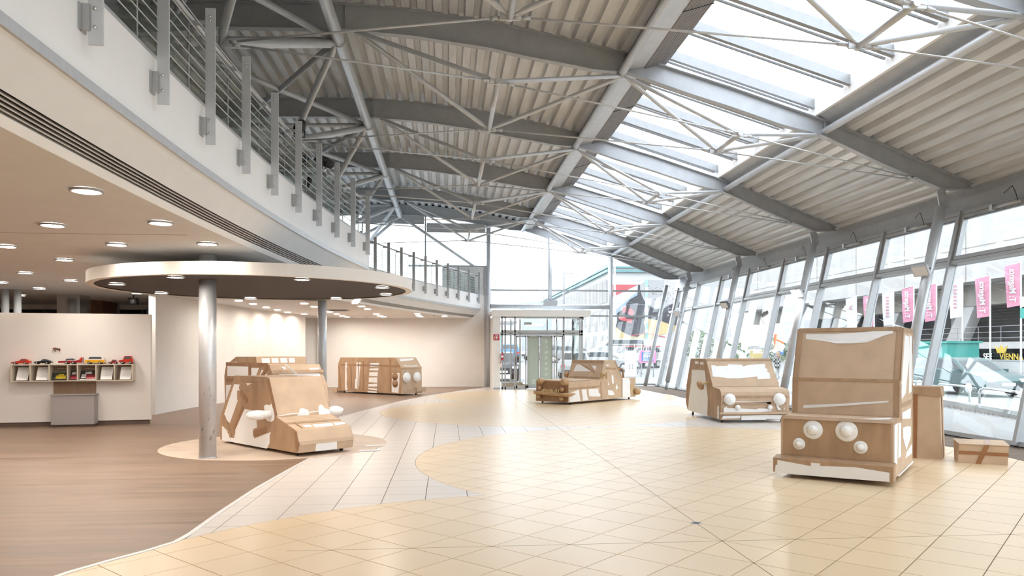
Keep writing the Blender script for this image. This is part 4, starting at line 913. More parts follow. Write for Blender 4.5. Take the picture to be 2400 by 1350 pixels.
# --- estate car behind it
CARDATA['wagon'] = dict(o=[-3.05, 13.55], ang=131, flip=1, W=1.02, p={}, n={}, prof=[(2.0, .06), (2.06, 1.0), (1.98, 1.22), (1.55, 1.385), (.75, 1.385), (.72, 1.245), (.25, 1.245), (-.03, .85), (-.1, .55), (-.1, .06)])
w = CarB('wagon', 'cardboard_estate_car', 'patchwork cardboard estate car hidden behind the hatchback')
n_s = w.N((0, -1, 0)); n_f = w.N((-.82, 0, .57))
for q in ([(1.92, 1.2), (1.05, 1.2), (1.05, 1.02), (1.92, 1.0)], [(.92, 1.18), (.62, 1.18), (.86, .88), (.92, .9)], [(.52, 1.15), (.4, 1.12), (.66, .86), (.72, .88)], [(.36, 1.08), (.3, 1.05), (.5, .86), (.56, .88)], [(1.98, .82), (1.6, .84), (1.62, .55), (1.98, .52)], [(1.98, .35), (1.75, .4), (1.8, .15), (1.98, .12)], [(1.95, 1.27), (1.5, 1.29), (1.52, 1.25), (1.96, 1.23)]):
    MB().prism([w.P(u, -.0085, z) for u, z in q], n_s * .004).build('paper_patch', 'paper', w.root)
for v0, v1 in ((.1, .26), (.3, .44), (.48, .62), (.66, .78)):
    MB().prism([w.P(.748, v0, 1.36), w.P(.748, v1, 1.36), w.P(.722, v1, 1.27), w.P(.722, v0, 1.27)], w.N((-1, 0, .2)).normalized() * .004).build('paper_patch', 'paper', w.root)
sl_ = lambda u: .85 + (u + .03) * (1.245 - .85) / .28
for q in ([(.13, .12), (.13, .95), (.09, .95), (.08, .12)], [(.22, .2), (.22, .3), (.18, .27)], [(.2, .78), (.2, .98), (.16, .98), (.16, .78)]):
    MB().prism([w.P(u, v, sl_(u)) + n_f * .001 for u, v in q], n_f * .004).build('paper_patch', 'paper', w.root)
w.tape((.1, 0, sl_(.16)), (.1, w.W, sl_(.16)), .06, 'kraft', (-.82, 0, .57))
for a, b in (((1.98, -.009, 1.24), (.3, -.009, 1.24)), ((1.98, -.009, .92), (.8, -.009, .95)), ((1.0, -.009, 1.2), (1.0, -.009, .8)), ((.78, -.009, .85), (.3, -.009, 1.2))): w.tape(a, b, .07, 'kraft_dark', (0, -1, 0), lift=.0015)
o = tag(empty('white_stick', (0, 0, 0)), 'thin white stick laid between the roofs of the two cardboard cars on the left', 'stick')
A = w.root.location + w.P(.22, .3, 1.25); B = c.root.location + c.P(.86, .5, 1.118)
MB().tube([A, B], .012, 8).build('rod', 'paper', o); MB().tube([B - (B - A).normalized() * .02, B], .016, 8).build('rod_tip', 'papier_mache', o)
# --- bus
v = CarB('van', 'cardboard_bus', 'cardboard bus with round white headlamps in front of the rear wall')
v.patches()
for u, z in ((.312, .641), (.304, .399)): v.lamp((u, -.013, z), .135, (0, -1, 0), .012, 'kraft_dark', 'round_vent', False)
for vv in (.21, .70): v.lamp((0, vv, .60), .175, (-1, 0, 0), .03, 'papier_mache', 'headlamp', False)
for a, b, w_ in (((3.15, -.009, 1.0), (.1, -.009, .98), .06), ((2.55, -.009, .95), (2.5, -.009, .15), .07), ((1.9, -.009, 1.15), (1.88, -.009, .1), .07), ((1.75, -.009, .16), (1.1, -.009, .11), .03), ((.55, -.009, 1.2), (.55, -.009, .1), .05), ((3.18, -.009, .95), (3.1, -.009, .12), .07)): v.tape(a, b, w_, 'kraft_dark', (0, -1, 0), lift=.0005)
MB().prism([v.P(-.06, -.02, .06), v.P(-.06, .62, .06), v.P(-.06, .62, .2), v.P(-.06, -.02, .2)], v.U * .06).build('bumper', 'cardboard', v.root)
MB().prism([v.P(-.1, .6, .1), v.P(-.1, 1.06, .1), v.P(-.1, 1.06, .26), v.P(-.1, .6, .24)], v.U * .1).build('bumper', 'cardboard', v.root)
MB().prism([v.P(3.24, -.06, .02), v.P(3.5, -.06, .04), v.P(3.5, -.06, .14), v.P(3.24, -.06, .16)], v.V * .4).build('rear_flap', 'cardboard', v.root)
v.tape((.29, .01, 1.265), (.02, .01, .94), .05, 'cardboard', (-.78, 0, .62)); v.tape((.0, .01, .92), (.0, v.W, .92), .05, 'cardboard')
# --- pink-cadillac style convertible shape
q = CarB('conv', 'cardboard_saloon', 'long cardboard car with tube bumper and crumpled lamps near the entrance', 'cardboard', 'cardboard')
MB().prism([q.P(-.004, .01, .07), q.P(-.004, 1.15, .07), q.P(.012, 1.15, .63), q.P(.012, .01, .63)], q.U * .01).build('front_panel', 'kraft_dark', q.root)
q.patches(names={('ws', 2): 'kraft', ('ws', 3): 'kraft'})
MB().prism([q.P(.018, .0, .64), q.P(.018, 1.16, .64), q.P(.2, 1.16, .655), q.P(.2, 0, .655)], (0, 0, .02)).build('bonnet_lip', 'lumpy_kraft', q.root)
MB().prism([q.P(.05, .01, .648), q.P(1.49, .01, .666), q.P(1.49, 1.15, .666), q.P(.05, 1.15, .648)], (0, 0, .006)).build('bonnet', 'cardboard', q.root)
q.tape((1.70, .02, 1.175), (1.70, 1.14, 1.175), .09, 'kraft', (-.928, 0, .373), 'windscreen_frame', .0004); q.tape((1.51, .02, .70), (1.51, 1.14, .70), .07, 'kraft', (-.928, 0, .373), 'windscreen_frame', .0004)
for p, r in (((-.02, .95, .63), .10), ((-.02, .10, .64), .115)): MB().ball(q.P(*p), r, 16, .07, (1, 1, 1.35), q.U).build('headlamp', 'lumpy_kraft', q.root)
for p, r in (((-.06, .976, .436), .062), ((-.06, .183, .428), .068), ((-.05, 1.0, .193), .06), ((-.05, .2, .171), .068)): MB().ball(q.P(*p), r, 14, .06).build('bumper_ball', 'lumpy_kraft', q.root)
MB().tube([q.P(.25, 1.22, .30), q.P(-.0, 1.21, .31), q.P(-.08, 1.1, .31), q.P(-.09, .6, .29), q.P(-.09, .1, .275), q.P(-.02, -.06, .28), q.P(.22, -.07, .30)], [.03, .05, .055, .055, .055, .055, .02], 10).build('bumper_tube', 'lumpy_kraft', q.root)
for k in range(9):
    z = random.uniform(.34, .40); MB().obox(q.P(-.075 - .01 * (k % 2), .88 - k * .075, z), q.V, q.U, (random.uniform(-.3, .3), 0, 1), .022, .008, random.uniform(.04, .08)).build('grille_tooth', 'tape_cream', q.root)
for vv, s_ in ((-.16, -1), (1.30, 1)):
    MB().tube([q.P(1.62, 0 if s_ < 0 else 1.16, .79), q.P(1.62, vv, .78)], .014, 8).build('mirror_stem', 'lumpy_kraft', q.root)
    MB().lathe([(0, -.02), (.09, -.015), (.095, .015), (0, .02)], q.P(1.62, vv, .78), q.U * .5 + q.V * s_, 18).build('door_mirror', 'lumpy_kraft', q.root)
MB().obox(q.P(1.62, -.02, .80), q.U, q.V, (0, 0, 1), .06, .02, .06).build('mirror_tape', 'tape_cream', q.root)
MB().tube([q.P(2.47, .1, .955), q.P(2.62, .1, .96), q.P(2.8, .1, .955), q.P(2.86, .1, .90), q.P(2.9, .1, .67)], .028, 8).build('tail_pipe_loop', 'kraft_dark', q.root)
MB().ball(q.P(3.38, -.1, .24), .11, 14, .08, (1, 1, 1)).build('rear_lump', 'lumpy_kraft', q.root)
for k in range(3): q.tape((3.15 + k * .06, -.011, .5), (3.16 + k * .06, -.011, .25), .025, 'tape_cream', (0, -1, 0), lift=.001)
for a, b in (((.02, -.009, .44), (1.5, -.009, .46)), ((1.55, -.009, .6), (1.58, -.009, .1)), ((2.27, -.009, 1.2), (2.66, -.009, .68)), ((1.72, -.009, 1.2), (1.5, -.009, .68)), ((2.66, -.009, .66), (2.66, -.009, .09)), ((1.8, -.009, .98), (2.35, -.009, .96))): q.tape(a, b, .05, 'kraft', (0, -1, 0), lift=.001)
# --- boxy little car by the glass wall
t = CarB('car3', 'cardboard_compact_car', 'cardboard car with wide white windscreen paper and round white lamps by the glass wall')
t.patches()
for p, r in (((-.13, .167, .49), .122), ((-.13, 1.235, .485), .13)): t.lamp(p, r, (-1, 0, 0), .09)
for p, r in (((-.13, .336, .322), .055), ((-.13, 1.03, .317), .052)): MB().ball(t.P(p[0] - .02, p[1], p[2]), r, 14, .02).build('fog_lamp', 'papier_mache', t.root)
MB().prism([t.P(-.19, -.05, .185), t.P(-.19, 1.52, .185), t.P(-.11, 1.52, .185), t.P(-.11, -.05, .185)], (0, 0, .035)).build('bumper_plank', 'cardboard', t.root)
for z, a, b in ((.40, .02, 1.4), (.185, .0, 1.44), (.54, .02, 1.44)): t.tape((-.131, a, z), (-.131, b, z), .05, 'kraft')
for vv, s_ in ((-.13, -1), (1.56, 1)):
    MB().ball(t.P(.8 if s_ < 0 else .75, vv, .74), .085, 14, .06, (.8, .8, 1.3), (s_ * .5, .2, 1)).build('door_mirror', 'lumpy_kraft', t.root)
    MB().tube([t.P(.6, 0 if s_ < 0 else t.W, .82), t.P(.78, vv, .76)], .02, 8).build('mirror_stem', 'tape_cream', t.root)
for a, b in (((1.76, -.009, 1.28), (2.08, -.009, .6)), ((2.08, -.009, .6), (2.0, -.009, .15)), ((.78, -.009, 1.28), (.4, -.009, .76)), ((1.78, -.009, 1.12), (.82, -.009, 1.12)), ((.6, -.009, .6), (.62, -.009, .1)), ((.3, -.009, .5), (.02, -.009, .52))): t.tape(a, b, .07, 'kraft', (0, -1, 0), lift=.0005)
t.tape((.37, .02, .735), (.37, t.W, .735), .04, 'kraft', (-.5, 0, .8)); t.tape((.78, .02, 1.3), (.78, t.W, 1.3), .06, 'kraft', (-.8, 0, .6))
# --- lorry in the right foreground
l = CarB('truck', 'cardboard_lorry', 'tall cardboard lorry front with four round white lamps in the right foreground', 'cardboard', 'cardboard', .03, 1.235)
l.patches()
MB().prism([l.P(0, -.0, .055), l.P(0, 0, .225), l.P(.165, 0, .25), l.P(.165, 0, .055)], l.V * 1.29).build('bumper', 'kraft', l.root)
def hat_lamp(cc, r):
    n = l.N((-1, 0, 0)); c0 = l.P(*cc)
    o = MB().lathe([(r, 0), (r * .98, .012), (r * .8, .016), (r * .62, .02), (r * .56, .026)], c0, n, 26).build('lamp_brim', 'papier_mache', l.root)
    MB().lathe([(r * .56, .02), (r * .5, .045), (r * .32, .062), (0, .068)], c0, n, 20).build('lamp_dome', 'papier_mache', o)
for cc, r in (((.16, .874, .567), .112), ((.16, .507, .574), .122), ((.16, 1.03, .39), .07), ((.16, .358, .399), .075)): hat_lamp(cc, r)
MB().prism([l.P(.155, .05, .255), l.P(.155, 1.21, .255), l.P(.155, 1.21, .69), l.P(.155, .05, .69)], l.U * .006).build('front_panel', 'kraft', l.root)
nu = l.d['n']['up']
l.tape((.69, .03, 1.145), (.69, 1.235, 1.145), .035, 'kraft', (-1, 0, .2)); l.tape((.66, .03, .735), (.66, 1.235, .735), .06, 'kraft', (-.8, 0, .6)); l.tape((.16, .04, .70), (.16, 1.23, .70), .05, 'kraft', (-.7, 0, .7))
for vv in (.06, 1.2): l.tape((.69, vv, 1.16), (.945, vv, 1.775), .06, 'kraft', nu); l.tape((.652, vv, .73), (.688, vv, 1.12), .06, 'kraft', (-1, 0, .1))
l.tape((.94, .04, 1.765), (.94, 1.22, 1.765), .05, 'kraft', nu)
for a, b in (((.7, .021, 1.15), (.96, .021, 1.76)), ((.98, .021, 1.75), (1.82, .021, 1.75)), ((.7, .021, .85), (1.82, .021, .85)), ((.75, .021, .3), (.75, .021, 1.1)), ((1.8, .021, .1), (1.8, .021, 1.7)), ((.2, .021, .69), (.7, .021, .71))): l.tape(a, b, .05, 'kraft', (0, -1, 0), lift=.0005)
# --- two plain boxes by the glass wall
o = tag(empty('tall_cardboard_box', (6.791, 9.62, 0)), 'tall tapering cardboard box with brown tape bands behind the lorry', 'box', 'plain cardboard boxes')
U2 = Vector((.66, .75, 0)).normalized(); V2 = Vector((-.82, .57, 0)).normalized()
def tb(u, vv, z): return U2 * u + V2 * vv + Vector((0, 0, z))
mb = MB(); q0 = [tb(0, 0, 0), tb(.42, 0, 0), tb(.42, .62, 0), tb(0, .62, 0)]; q1 = [tb(.035, .03, .98), tb(.39, .03, .98), tb(.39, .58, .98), tb(.035, .58, .98)]
mb.add(q0 + q1, [(3, 2, 1, 0), (4, 5, 6, 7), (0, 1, 5, 4), (1, 2, 6, 5), (2, 3, 7, 6), (3, 0, 4, 7)]); mb.build('carton', 'cardboard', o)
mb = MB(); q0 = [tb(.015, .0, .86), tb(.41, .005, .86), tb(.41, .62, .92), tb(.015, .62, .92)]; q1 = [tb(.025, .02, 1.0), tb(.40, .02, 1.0), tb(.40, .60, 1.0), tb(.025, .60, 1.0)]
mb.add(q0 + q1, [(3, 2, 1, 0), (4, 5, 6, 7), (0, 1, 5, 4), (1, 2, 6, 5), (2, 3, 7, 6), (3, 0, 4, 7)]); mb.build('lid', 'kraft', o)
MB().prism([tb(-.002, .30, .0), tb(-.002, .37, .0), tb(.030, .36, .99), tb(.030, .29, .99)], -U2 * .004).build('tape_band', 'tape_brown', o)
MB().prism([tb(.18, -.002, .0), tb(.24, -.002, .0), tb(.24, .026, .99), tb(.18, .026, .99)], -V2 * .004).build('tape_band', 'tape_brown', o)
o = tag(empty('small_cardboard_box', (7.30, 9.045, 0)), 'small closed cardboard box with crossed brown tape at the glass wall', 'box', 'plain cardboard boxes')
V3 = Vector((-.868, .497, 0)); U3 = Vector((.497, .868, 0))
def sb(u, vv, z): return U3 * u + V3 * vv + Vector((0, 0, z))
mb = MB(); q0 = [sb(0, 0, 0), sb(.4, 0, 0), sb(.4, .56, 0), sb(0, .56, 0)]; q1 = [sb(.0, -.015, .25), sb(.4, -.01, .275), sb(.4, .57, .275), sb(.0, .545, .25)]
mb.add(q0 + q1, [(3, 2, 1, 0), (4, 5, 6, 7), (0, 1, 5, 4), (1, 2, 6, 5), (2, 3, 7, 6), (3, 0, 4, 7)]); mb.build('carton', 'cardboard', o)
mb = MB(); mb.add([sb(-.01, -.025, .252), sb(.41, -.02, .277), sb(.41, .58, .277), sb(-.01, .55, .252), sb(-.01, -.025, .258), sb(.41, -.02, .283), sb(.41, .58, .283), sb(-.01, .55, .258)], [(3, 2, 1, 0), (4, 5, 6, 7), (0, 1, 5, 4), (1, 2, 6, 5), (2, 3, 7, 6), (3, 0, 4, 7)]); mb.build('lid', 'cardboard', o)
MB().prism([sb(-.002, -.01, .115), sb(-.002, .555, .12), sb(-.002, .555, .165), sb(-.002, -.01, .16)], -U3 * .004).build('tape_band', 'tape_brown', o)
MB().prism([sb(-.003, .30, .0), sb(-.003, .36, .0), sb(-.003, .26, .25), sb(-.003, .20, .25)], -U3 * .004).build('tape_band', 'tape_brown', o)
MB().prism([sb(0, .20, .2585), sb(0, .26, .2585), sb(.4, .2, .2835), sb(.4, .14, .2835)], (0, 0, .002)).build('tape_band', 'tape_brown', o)
# ================================================================= DISPLAY WALL WITH MODEL CARS
DO = Vector((-6.055, 15.722, 0)); DL = Vector((-.9834, -.1816, 0)); DN = Vector((.1816, -.9834, 0)); UP = Vector((0, 0, 1))
def dpt(s, d, z): return DO + DL * s + DN * d + UP * z
def dbox(mb, s0, s1, d0, d1, z0, z1):
    P = [dpt(s, d, z) for z in (z0, z1) for d in (d0, d1) for s in (s0, s1)]
    return mb.add(P, [(0, 1, 3, 2), (4, 6, 7, 5), (0, 4, 5, 1), (2, 3, 7, 6), (0, 2, 6, 4), (1, 5, 7, 3)])
wall = struct(empty('wall_display', (0, 0, 0)), 'freestanding white display wall with the model car shelf')
dbox(MB(), 0, 1.372, -.14, 0, .09, 2.245).build('wall_panel', 'wall_warm', wall)
dbox(MB(), 1.3735, 4.2, -.14, 0, .09, 2.245).build('wall_panel', 'wall_warm', wall)
mat('plinth_brown', (.13, .09, .07), .6, var=.1)
dbox(MB(), .03, 4.2, -.12, -.03, 0, .09).build('plinth', 'plinth_brown', wall)
dbox(MB(), -.006, 0, -.09, -.05, 1.42, 1.52).build('light_switch', 'white_paint', wall); dbox(MB(), -.006, 0, -.09, -.05, .25, .33).build('wall_socket', 'white_paint', wall)
mat('wood_board', (.30, .20, .13), .55, var=.12, scale=14); mat('pedestal_grey', (.36, .335, .33), .5, var=.04, scale=30)
dbox(MB(), 1.0, 1.757, .0, .02, .60, .895).build('backing_board', 'wood_board', wall)
ped = tag(empty('pedestal', dpt(1.35, .15, 0)), 'grey box pedestal below the model car shelf', 'pedestal')
def child(mb, nm, m, par):
    o = mb.build(nm, m); o.data.transform(Matrix.Translation(-par.location)); o.parent = par; return o
child(dbox(MB(), .965, 1.72, .02, .30, .05, .625), 'carcass', 'pedestal_grey', ped); child(dbox(MB(), .945, 1.74, .02, .32, .625, .645), 'top_board', 'pedestal_grey', ped); child(dbox(MB(), .99, 1.70, .03, .26, 0, .05), 'foot', 'plinth_brown', ped)
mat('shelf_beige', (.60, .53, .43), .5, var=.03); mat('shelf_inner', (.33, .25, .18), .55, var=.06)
sh = tag(empty('wall_shelf', dpt(1.35, 0, .9)), 'beige wall shelf of seven open boxes holding sheets and pictures', 'shelf')
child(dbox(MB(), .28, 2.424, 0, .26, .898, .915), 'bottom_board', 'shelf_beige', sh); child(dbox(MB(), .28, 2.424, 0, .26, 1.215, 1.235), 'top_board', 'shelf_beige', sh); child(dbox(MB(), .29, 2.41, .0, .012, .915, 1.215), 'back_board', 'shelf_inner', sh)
DV = [.29, .615, .945, 1.27, 1.444, 1.764, 2.092, 2.414]
for s in DV: child(dbox(MB(), s - .011, s + .011, .012, .26, .915, 1.215), 'divider', 'shelf_beige', sh)
mat('ink', (.28, .27, .28), .7); mat('photo_dark', (.03, .03, .028), .3, var=.5, scale=20); mat('photo_yellow', (.55, .42, .03), .3, var=.2, scale=10); mat('photo_red', (.30, .02, .035), .3, var=.5, scale=14); mat('photo_pale', (.5, .46, .45), .3, var=.5, scale=18); mat('photo_green', (.10, .11, .06), .3, var=.4, scale=18)
def sheet_at(s0, s1, z0, z1, nm, lab, m, marks):
    o = tag(empty(nm, dpt((s0 + s1) / 2, .1, z0)), lab, 'sheet' if nm == 'text_sheet' else 'picture')
    f = lambda s, t: dpt(s, .20 - .13 * t, z0 + (z1 - z0) * t)          # tilted back in its box
    child(MB().prism([f(s0, 0), f(s1, 0), f(s1, 1), f(s0, 1)], DN * .004), 'board', m, o)
    for (a, b, c, d, mm) in marks:
        sa, sb_ = s0 + (s1 - s0) * a, s0 + (s1 - s0) * b
        child(MB().prism([f(sa, c) + DN * .0042, f(sb_, c) + DN * .0042, f(sb_, d) + DN * .0042, f(sa, d) + DN * .0042], DN * .001), 'print', mm, o)
lines = [(.1, .6 + .3 * ((k * 7) % 3) / 3, .86 - k * .075, .875 - k * .075, 'ink') for k in range(10)]
for s0, s1, lab in ((2.15, 2.35, 'white typed sheet in the leftmost shelf box'), (1.80, 2.01, 'white typed sheet in the second shelf box from the left'), (.67, .88, 'white typed sheet in the second shelf box from the right'), (.33, .53, 'white typed sheet in the rightmost shelf box')):
    sheet_at(s0, s1, .925, 1.175, 'text_sheet', lab, 'paper', lines)
sheet_at(1.47, 1.745, .922, 1.10, 'car_picture', 'picture of a yellow car in the third shelf box', 'photo_dark', [(.1, .75, .15, .5, 'photo_yellow'), (.25, .6, .5, .65, 'photo_yellow'), (.0, 1., .78, 1., 'photo_green'), (.15, .3, .1, .2, 'photo_dark'), (.05, .95, .88, .94, 'photo_pale')])
sheet_at(1.29, 1.43, .922, 1.10, 'car_picture', 'small dark red picture in the narrow shelf box', 'photo_dark', [(.1, .9, .1, .5, 'photo_red'), (.3, .8, .6, .9, 'photo_pale')])
sheet_at(.97, 1.25, .922, 1.10, 'car_picture', 'picture of red cars in the fifth shelf box', 'photo_dark', [(.05, .6, .1, .55, 'photo_red'), (.62, .92, .2, .6, 'photo_pale'), (.3, .7, .65, .9, 'photo_pale'), (.0, 1., .0, .07, 'paper')])
for s0, s1, lab in ((1.48, 1.74, 'small brown caption card above the yellow car picture'), (.98, 1.24, 'small brown caption card above the red cars picture')):
    o = tag(empty('caption_card', dpt((s0 + s1) / 2, .02, 1.11)), lab, 'card')
    child(dbox(MB(), s0, s1, .014, .02, 1.115, 1.19), 'card', 'wood_board', o)
    for k in range(4): child(dbox(MB(), s0 + .05 + k * .045, s0 + .08 + k * .045, .021, .023, 1.135, 1.15), 'print', 'shelf_beige', o)
# --- model cars: side outline (length along the shelf, nose to the left) extruded across the shelf
mat('toy_red', (.56, .035, .015), .25, coat=.5); mat('toy_black', (.010, .010, .012), .2, coat=.5); mat('toy_yellow', (.80, .42, .01), .25, coat=.4); mat('toy_darkred', (.32, .015, .02), .25, coat=.5); mat('toy_glass', (.10, .11, .12), .1); mat('toy_white', (.8, .79, .77), .3); mat('toy_grey', (.45, .45, .45), .35)
def toy(name, lab, s_c, L, body, cab, col, wheels, rw, W=.13, cabcol=None, extra=()):
    """body / cab: (t along length 0 nose..1 tail, height m); placed on the shelf top"""
    root = tag(empty(name, dpt(s_c, .13, 1.2352)), lab, 'model car', 'model cars on the shelf')
    f = lambda t, d, z: DL * (L * (.5 - t)) + DN * d + UP * z
    MB().prism([f(t, -W / 2, z) for t, z in body], DN * W).build('body', col, root)
    w2 = W * .78
    MB().prism([f(t, -w2 / 2, z) for t, z in cab], DN * w2).build('cabin', cabcol or col, root)
    cx = sum(p[0] for p in cab) / len(cab); cz = sum(p[1] for p in cab) / len(cab)
    g = [(cx + (t - cx) * .74, cz + (z - cz) * .66) for t, z in cab]
    for d0 in (w2 / 2, -w2 / 2 - .001): MB().prism([f(t, d0, z) for t, z in g], DN * .001).build('side_window', 'toy_glass', root)
    for t in wheels:
        for sgn in (-1, 1):
            c = f(t, sgn * (W / 2 - .004), rw)
            o = MB().lathe([(0, -.012), (rw, -.012), (rw, .012), (0, .012)], c, DN, 16).build('wheel', 'rubber', root)
            MB().lathe([(0, .0135), (rw * .55, .0135), (rw * .55, .012)], c, DN * sgn, 12).build('hub', 'toy_grey', o)
    for nm, pts, m in extra:
        MB().prism([f(t, W / 2 - .0005, z) for t, z in pts], DN * .002).build(nm, m, root)
    fr = f(.015, W * .3, body[1][1] * .75); MB().ball(fr, .008, 8).build('headlamp', 'toy_white', root)
    return root
toy('model_sports_car', 'orange red model sports car at the left end of the shelf', 2.28, .32, [(0, .02), (0, .035), (.3, .062), (.55, .07), (.9, .078), (1, .065), (1, .02)], [(.38, .06), (.55, .105), (.78, .105), (.95, .07)], 'toy_red', (.2, .74), .024, extra=[('sill_stripe', [(.3, .028), (.65, .028), (.65, .032), (.3, .032)], 'toy_darkred')])
toy('model_coupe', 'black model coupe on the shelf', 1.9, .31, [(0, .03), (.02, .05), (.35, .062), (.6, .065), (.95, .06), (1, .045), (1, .022), (0, .022)], [(.38, .06), (.5, .098), (.66, .1), (.97, .06)], 'toy_black', (.17, .73), .024, extra=[('bumper', [(0, .028), (.06, .028), (.06, .036), (0, .036)], 'toy_grey')])
toy('model_fin_car', 'long dark red model car with white side flash and tall tail fins', 1.415, .42, [(0, .025), (.01, .06), (.3, .07), (.7, .072), (.85, .09), (1, .13), (1, .03)], [(.27, .068), (.36, .108), (.6, .11), (.7, .07)], 'toy_darkred', (.34, .62), .027, .15, 'toy_black', [('side_flash', [(.05, .062), (.72, .068), (.9, .09), (.9, .10), (.7, .078), (.05, .068)], 'toy_white'), ('tail_fin', [(.86, .085), (1, .145), (1, .06)], 'toy_red')])
toy('model_camper_van', 'yellow and white model camper van on the shelf', .985, .345, [(0, .03), (.02, .075), (.06, .085), (1, .085), (1, .03)], [(.04, .085), (.12, .14), (.2, .15), (.9, .15), (.98, .13), (.99, .085)], 'toy_yellow', (.22, .78), .027, .15, 'toy_white', [('waist_line', [(.02, .083), (1, .083), (1, .087), (.02, .087)], 'toy_white')])
toy('model_mini', 'smallest dark red model car on the shelf', .66, .16, [(0, .015), (0, .035), (.25, .048), (.9, .05), (1, .035), (1, .015)], [(.3, .045), (.42, .085), (.78, .085), (.92, .05)], 'toy_darkred', (.22, .8), .02, .09)
toy('model_hatchback', 'upright red model car at the right end of the shelf', .418, .265, [(0, .03), (.0, .07), (.25, .085), (.97, .085), (1, .06), (1, .025)], [(.28, .08), (.38, .15), (.42, .16), (.86, .16), (.97, .085)], 'toy_red', (.24, .8), .028, .15, None, [('bumper', [(0, .03), (.05, .03), (.05, .05), (0, .05)], 'toy_grey')])
# dried flower ornament on the wall
o = tag(empty('dried_flower_ornament', dpt(1.694, .0, 1.53)), 'small dried flower cluster fixed to the white wall above the shelf', 'ornament')
mat('dried_brown', (.16, .09, .05), .8, var=.4, scale=30); mat('dried_red', (.35, .12, .08), .8, var=.3, scale=30)
for k in range(14):
    a = random.uniform(0, 6.28); r = random.uniform(.01, .06); c = DL * (math.cos(a) * r) + UP * (math.sin(a) * r * .7) + DN * random.uniform(.01, .05)
    MB().tube([DN * .002, c * .7 + DN * .01, c], [.002, .002, .001], 5).build('stem', 'dried_brown', o)
    MB().ball(c, random.uniform(.009, .018), 7, .3).build('flower_head', 'dried_red' if k % 3 == 0 else 'dried_brown', o)
# ================================================================= OUTSIDE
GT = [(-60, -.2), (46, -.2), (63, .62), (90, .72), (260, .8)]
gnd = lambda y: interp(GT, y)
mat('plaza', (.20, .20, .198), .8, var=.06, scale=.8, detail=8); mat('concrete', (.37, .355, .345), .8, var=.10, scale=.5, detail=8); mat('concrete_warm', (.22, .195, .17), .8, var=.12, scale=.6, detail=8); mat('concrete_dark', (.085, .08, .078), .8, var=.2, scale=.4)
mat('asphalt', (.34, .34, .345), .8, var=.05, scale=3)
g = MB(); yy = [-60, 46, 63, 90, 260]
g.add([(x, y, gnd(y) + dz) for dz in (0, -.5) for y in yy for x in (-120, 160)], [(2 * i, 2 * i + 1, 2 * i + 3, 2 * i + 2) for i in range(4)] + [(10 + 2 * i, 12 + 2 * i, 13 + 2 * i, 11 + 2 * i) for i in range(4)] + [(0, 10, 11, 1), (8, 9, 19, 18)])
struct(g.build('ground', 'plaza'), 'bright paved forecourt and street outside the glass walls')
struct(MB().box(8.83, 9.1, -17, YF, -.2, -.001).build('trim_2', 'alu'), 'metal threshold strip under the right glass wall')
struct(MB().box(1.6, 9.1, YF - .05, YF + .2, -.2, -.001).build('trim_3', 'alu'), 'threshold strip under the far glass wall')
# kerb wall and hoops
kd = Vector((.83, 3.52, 0)).normalized(); kn = Vector((kd.y, -kd.x, 0)); k0 = Vector((14.88, 20.4, -.2))
kb = tag(empty('kerb_wall', k0), 'low weathered concrete kerb outside the right glass wall', 'kerb')
for i in range(-6, 4):
    a, b = kd * (i * 3.0 + .006), kd * (i * 3.0 + 2.994)
    MB().prism([a, b, b + kn * .35, a + kn * .35], (0, 0, .2)).build('kerb_block', 'concrete', kb)
mat('galvanised', (.38, .39, .39), .4, .4, var=.05)
for i in range(4):
    o = tag(empty('guard_hoop', k0 + kd * (-5.9 + i * 2.75) + kn * .17 + UP * .2), 'low galvanised guard hoop on the kerb, %s from the right' % ORD[i], 'hoop', 'kerb guard hoops')
    a, b = Vector((0, 0, 0)), kd * 2.15
    MB().tube([a, a + UP * .30, a + UP * .40 + kd * .05, a + UP * .46 + kd * .2, b + UP * .46 - kd * .2, b + UP * .40 - kd * .05, b + UP * .30, b], .032, 8).build('hoop_tube', 'galvanised', o)
    for q in (a, b): MB().lathe([(0, 0), (.09, 0), (.09, .012), (.04, .02), (0, .02)], q, UP, 12).build('foot_plate', 'galvanised', o)
mat('twig', (.22, .16, .11), .9); twg = MB(); random.seed(3)
for k in range(160):
    p = kd * random.uniform(-9, 4) - kn * random.uniform(.02, .25); q = p + kd * random.uniform(-.2, .2) - kn * random.uniform(.0, .12) + UP * random.uniform(.02, .14)
    twg.tube([p, (p + q) / 2 + Vector((.03, .02, .03)), q], [.004, .003, .001], 4)
o = twg.build('dry_weeds', 'twig', None, k0); tag(o, 'dry twigs and weeds along the foot of the kerb', 'weeds'); o['kind'] = 'stuff'
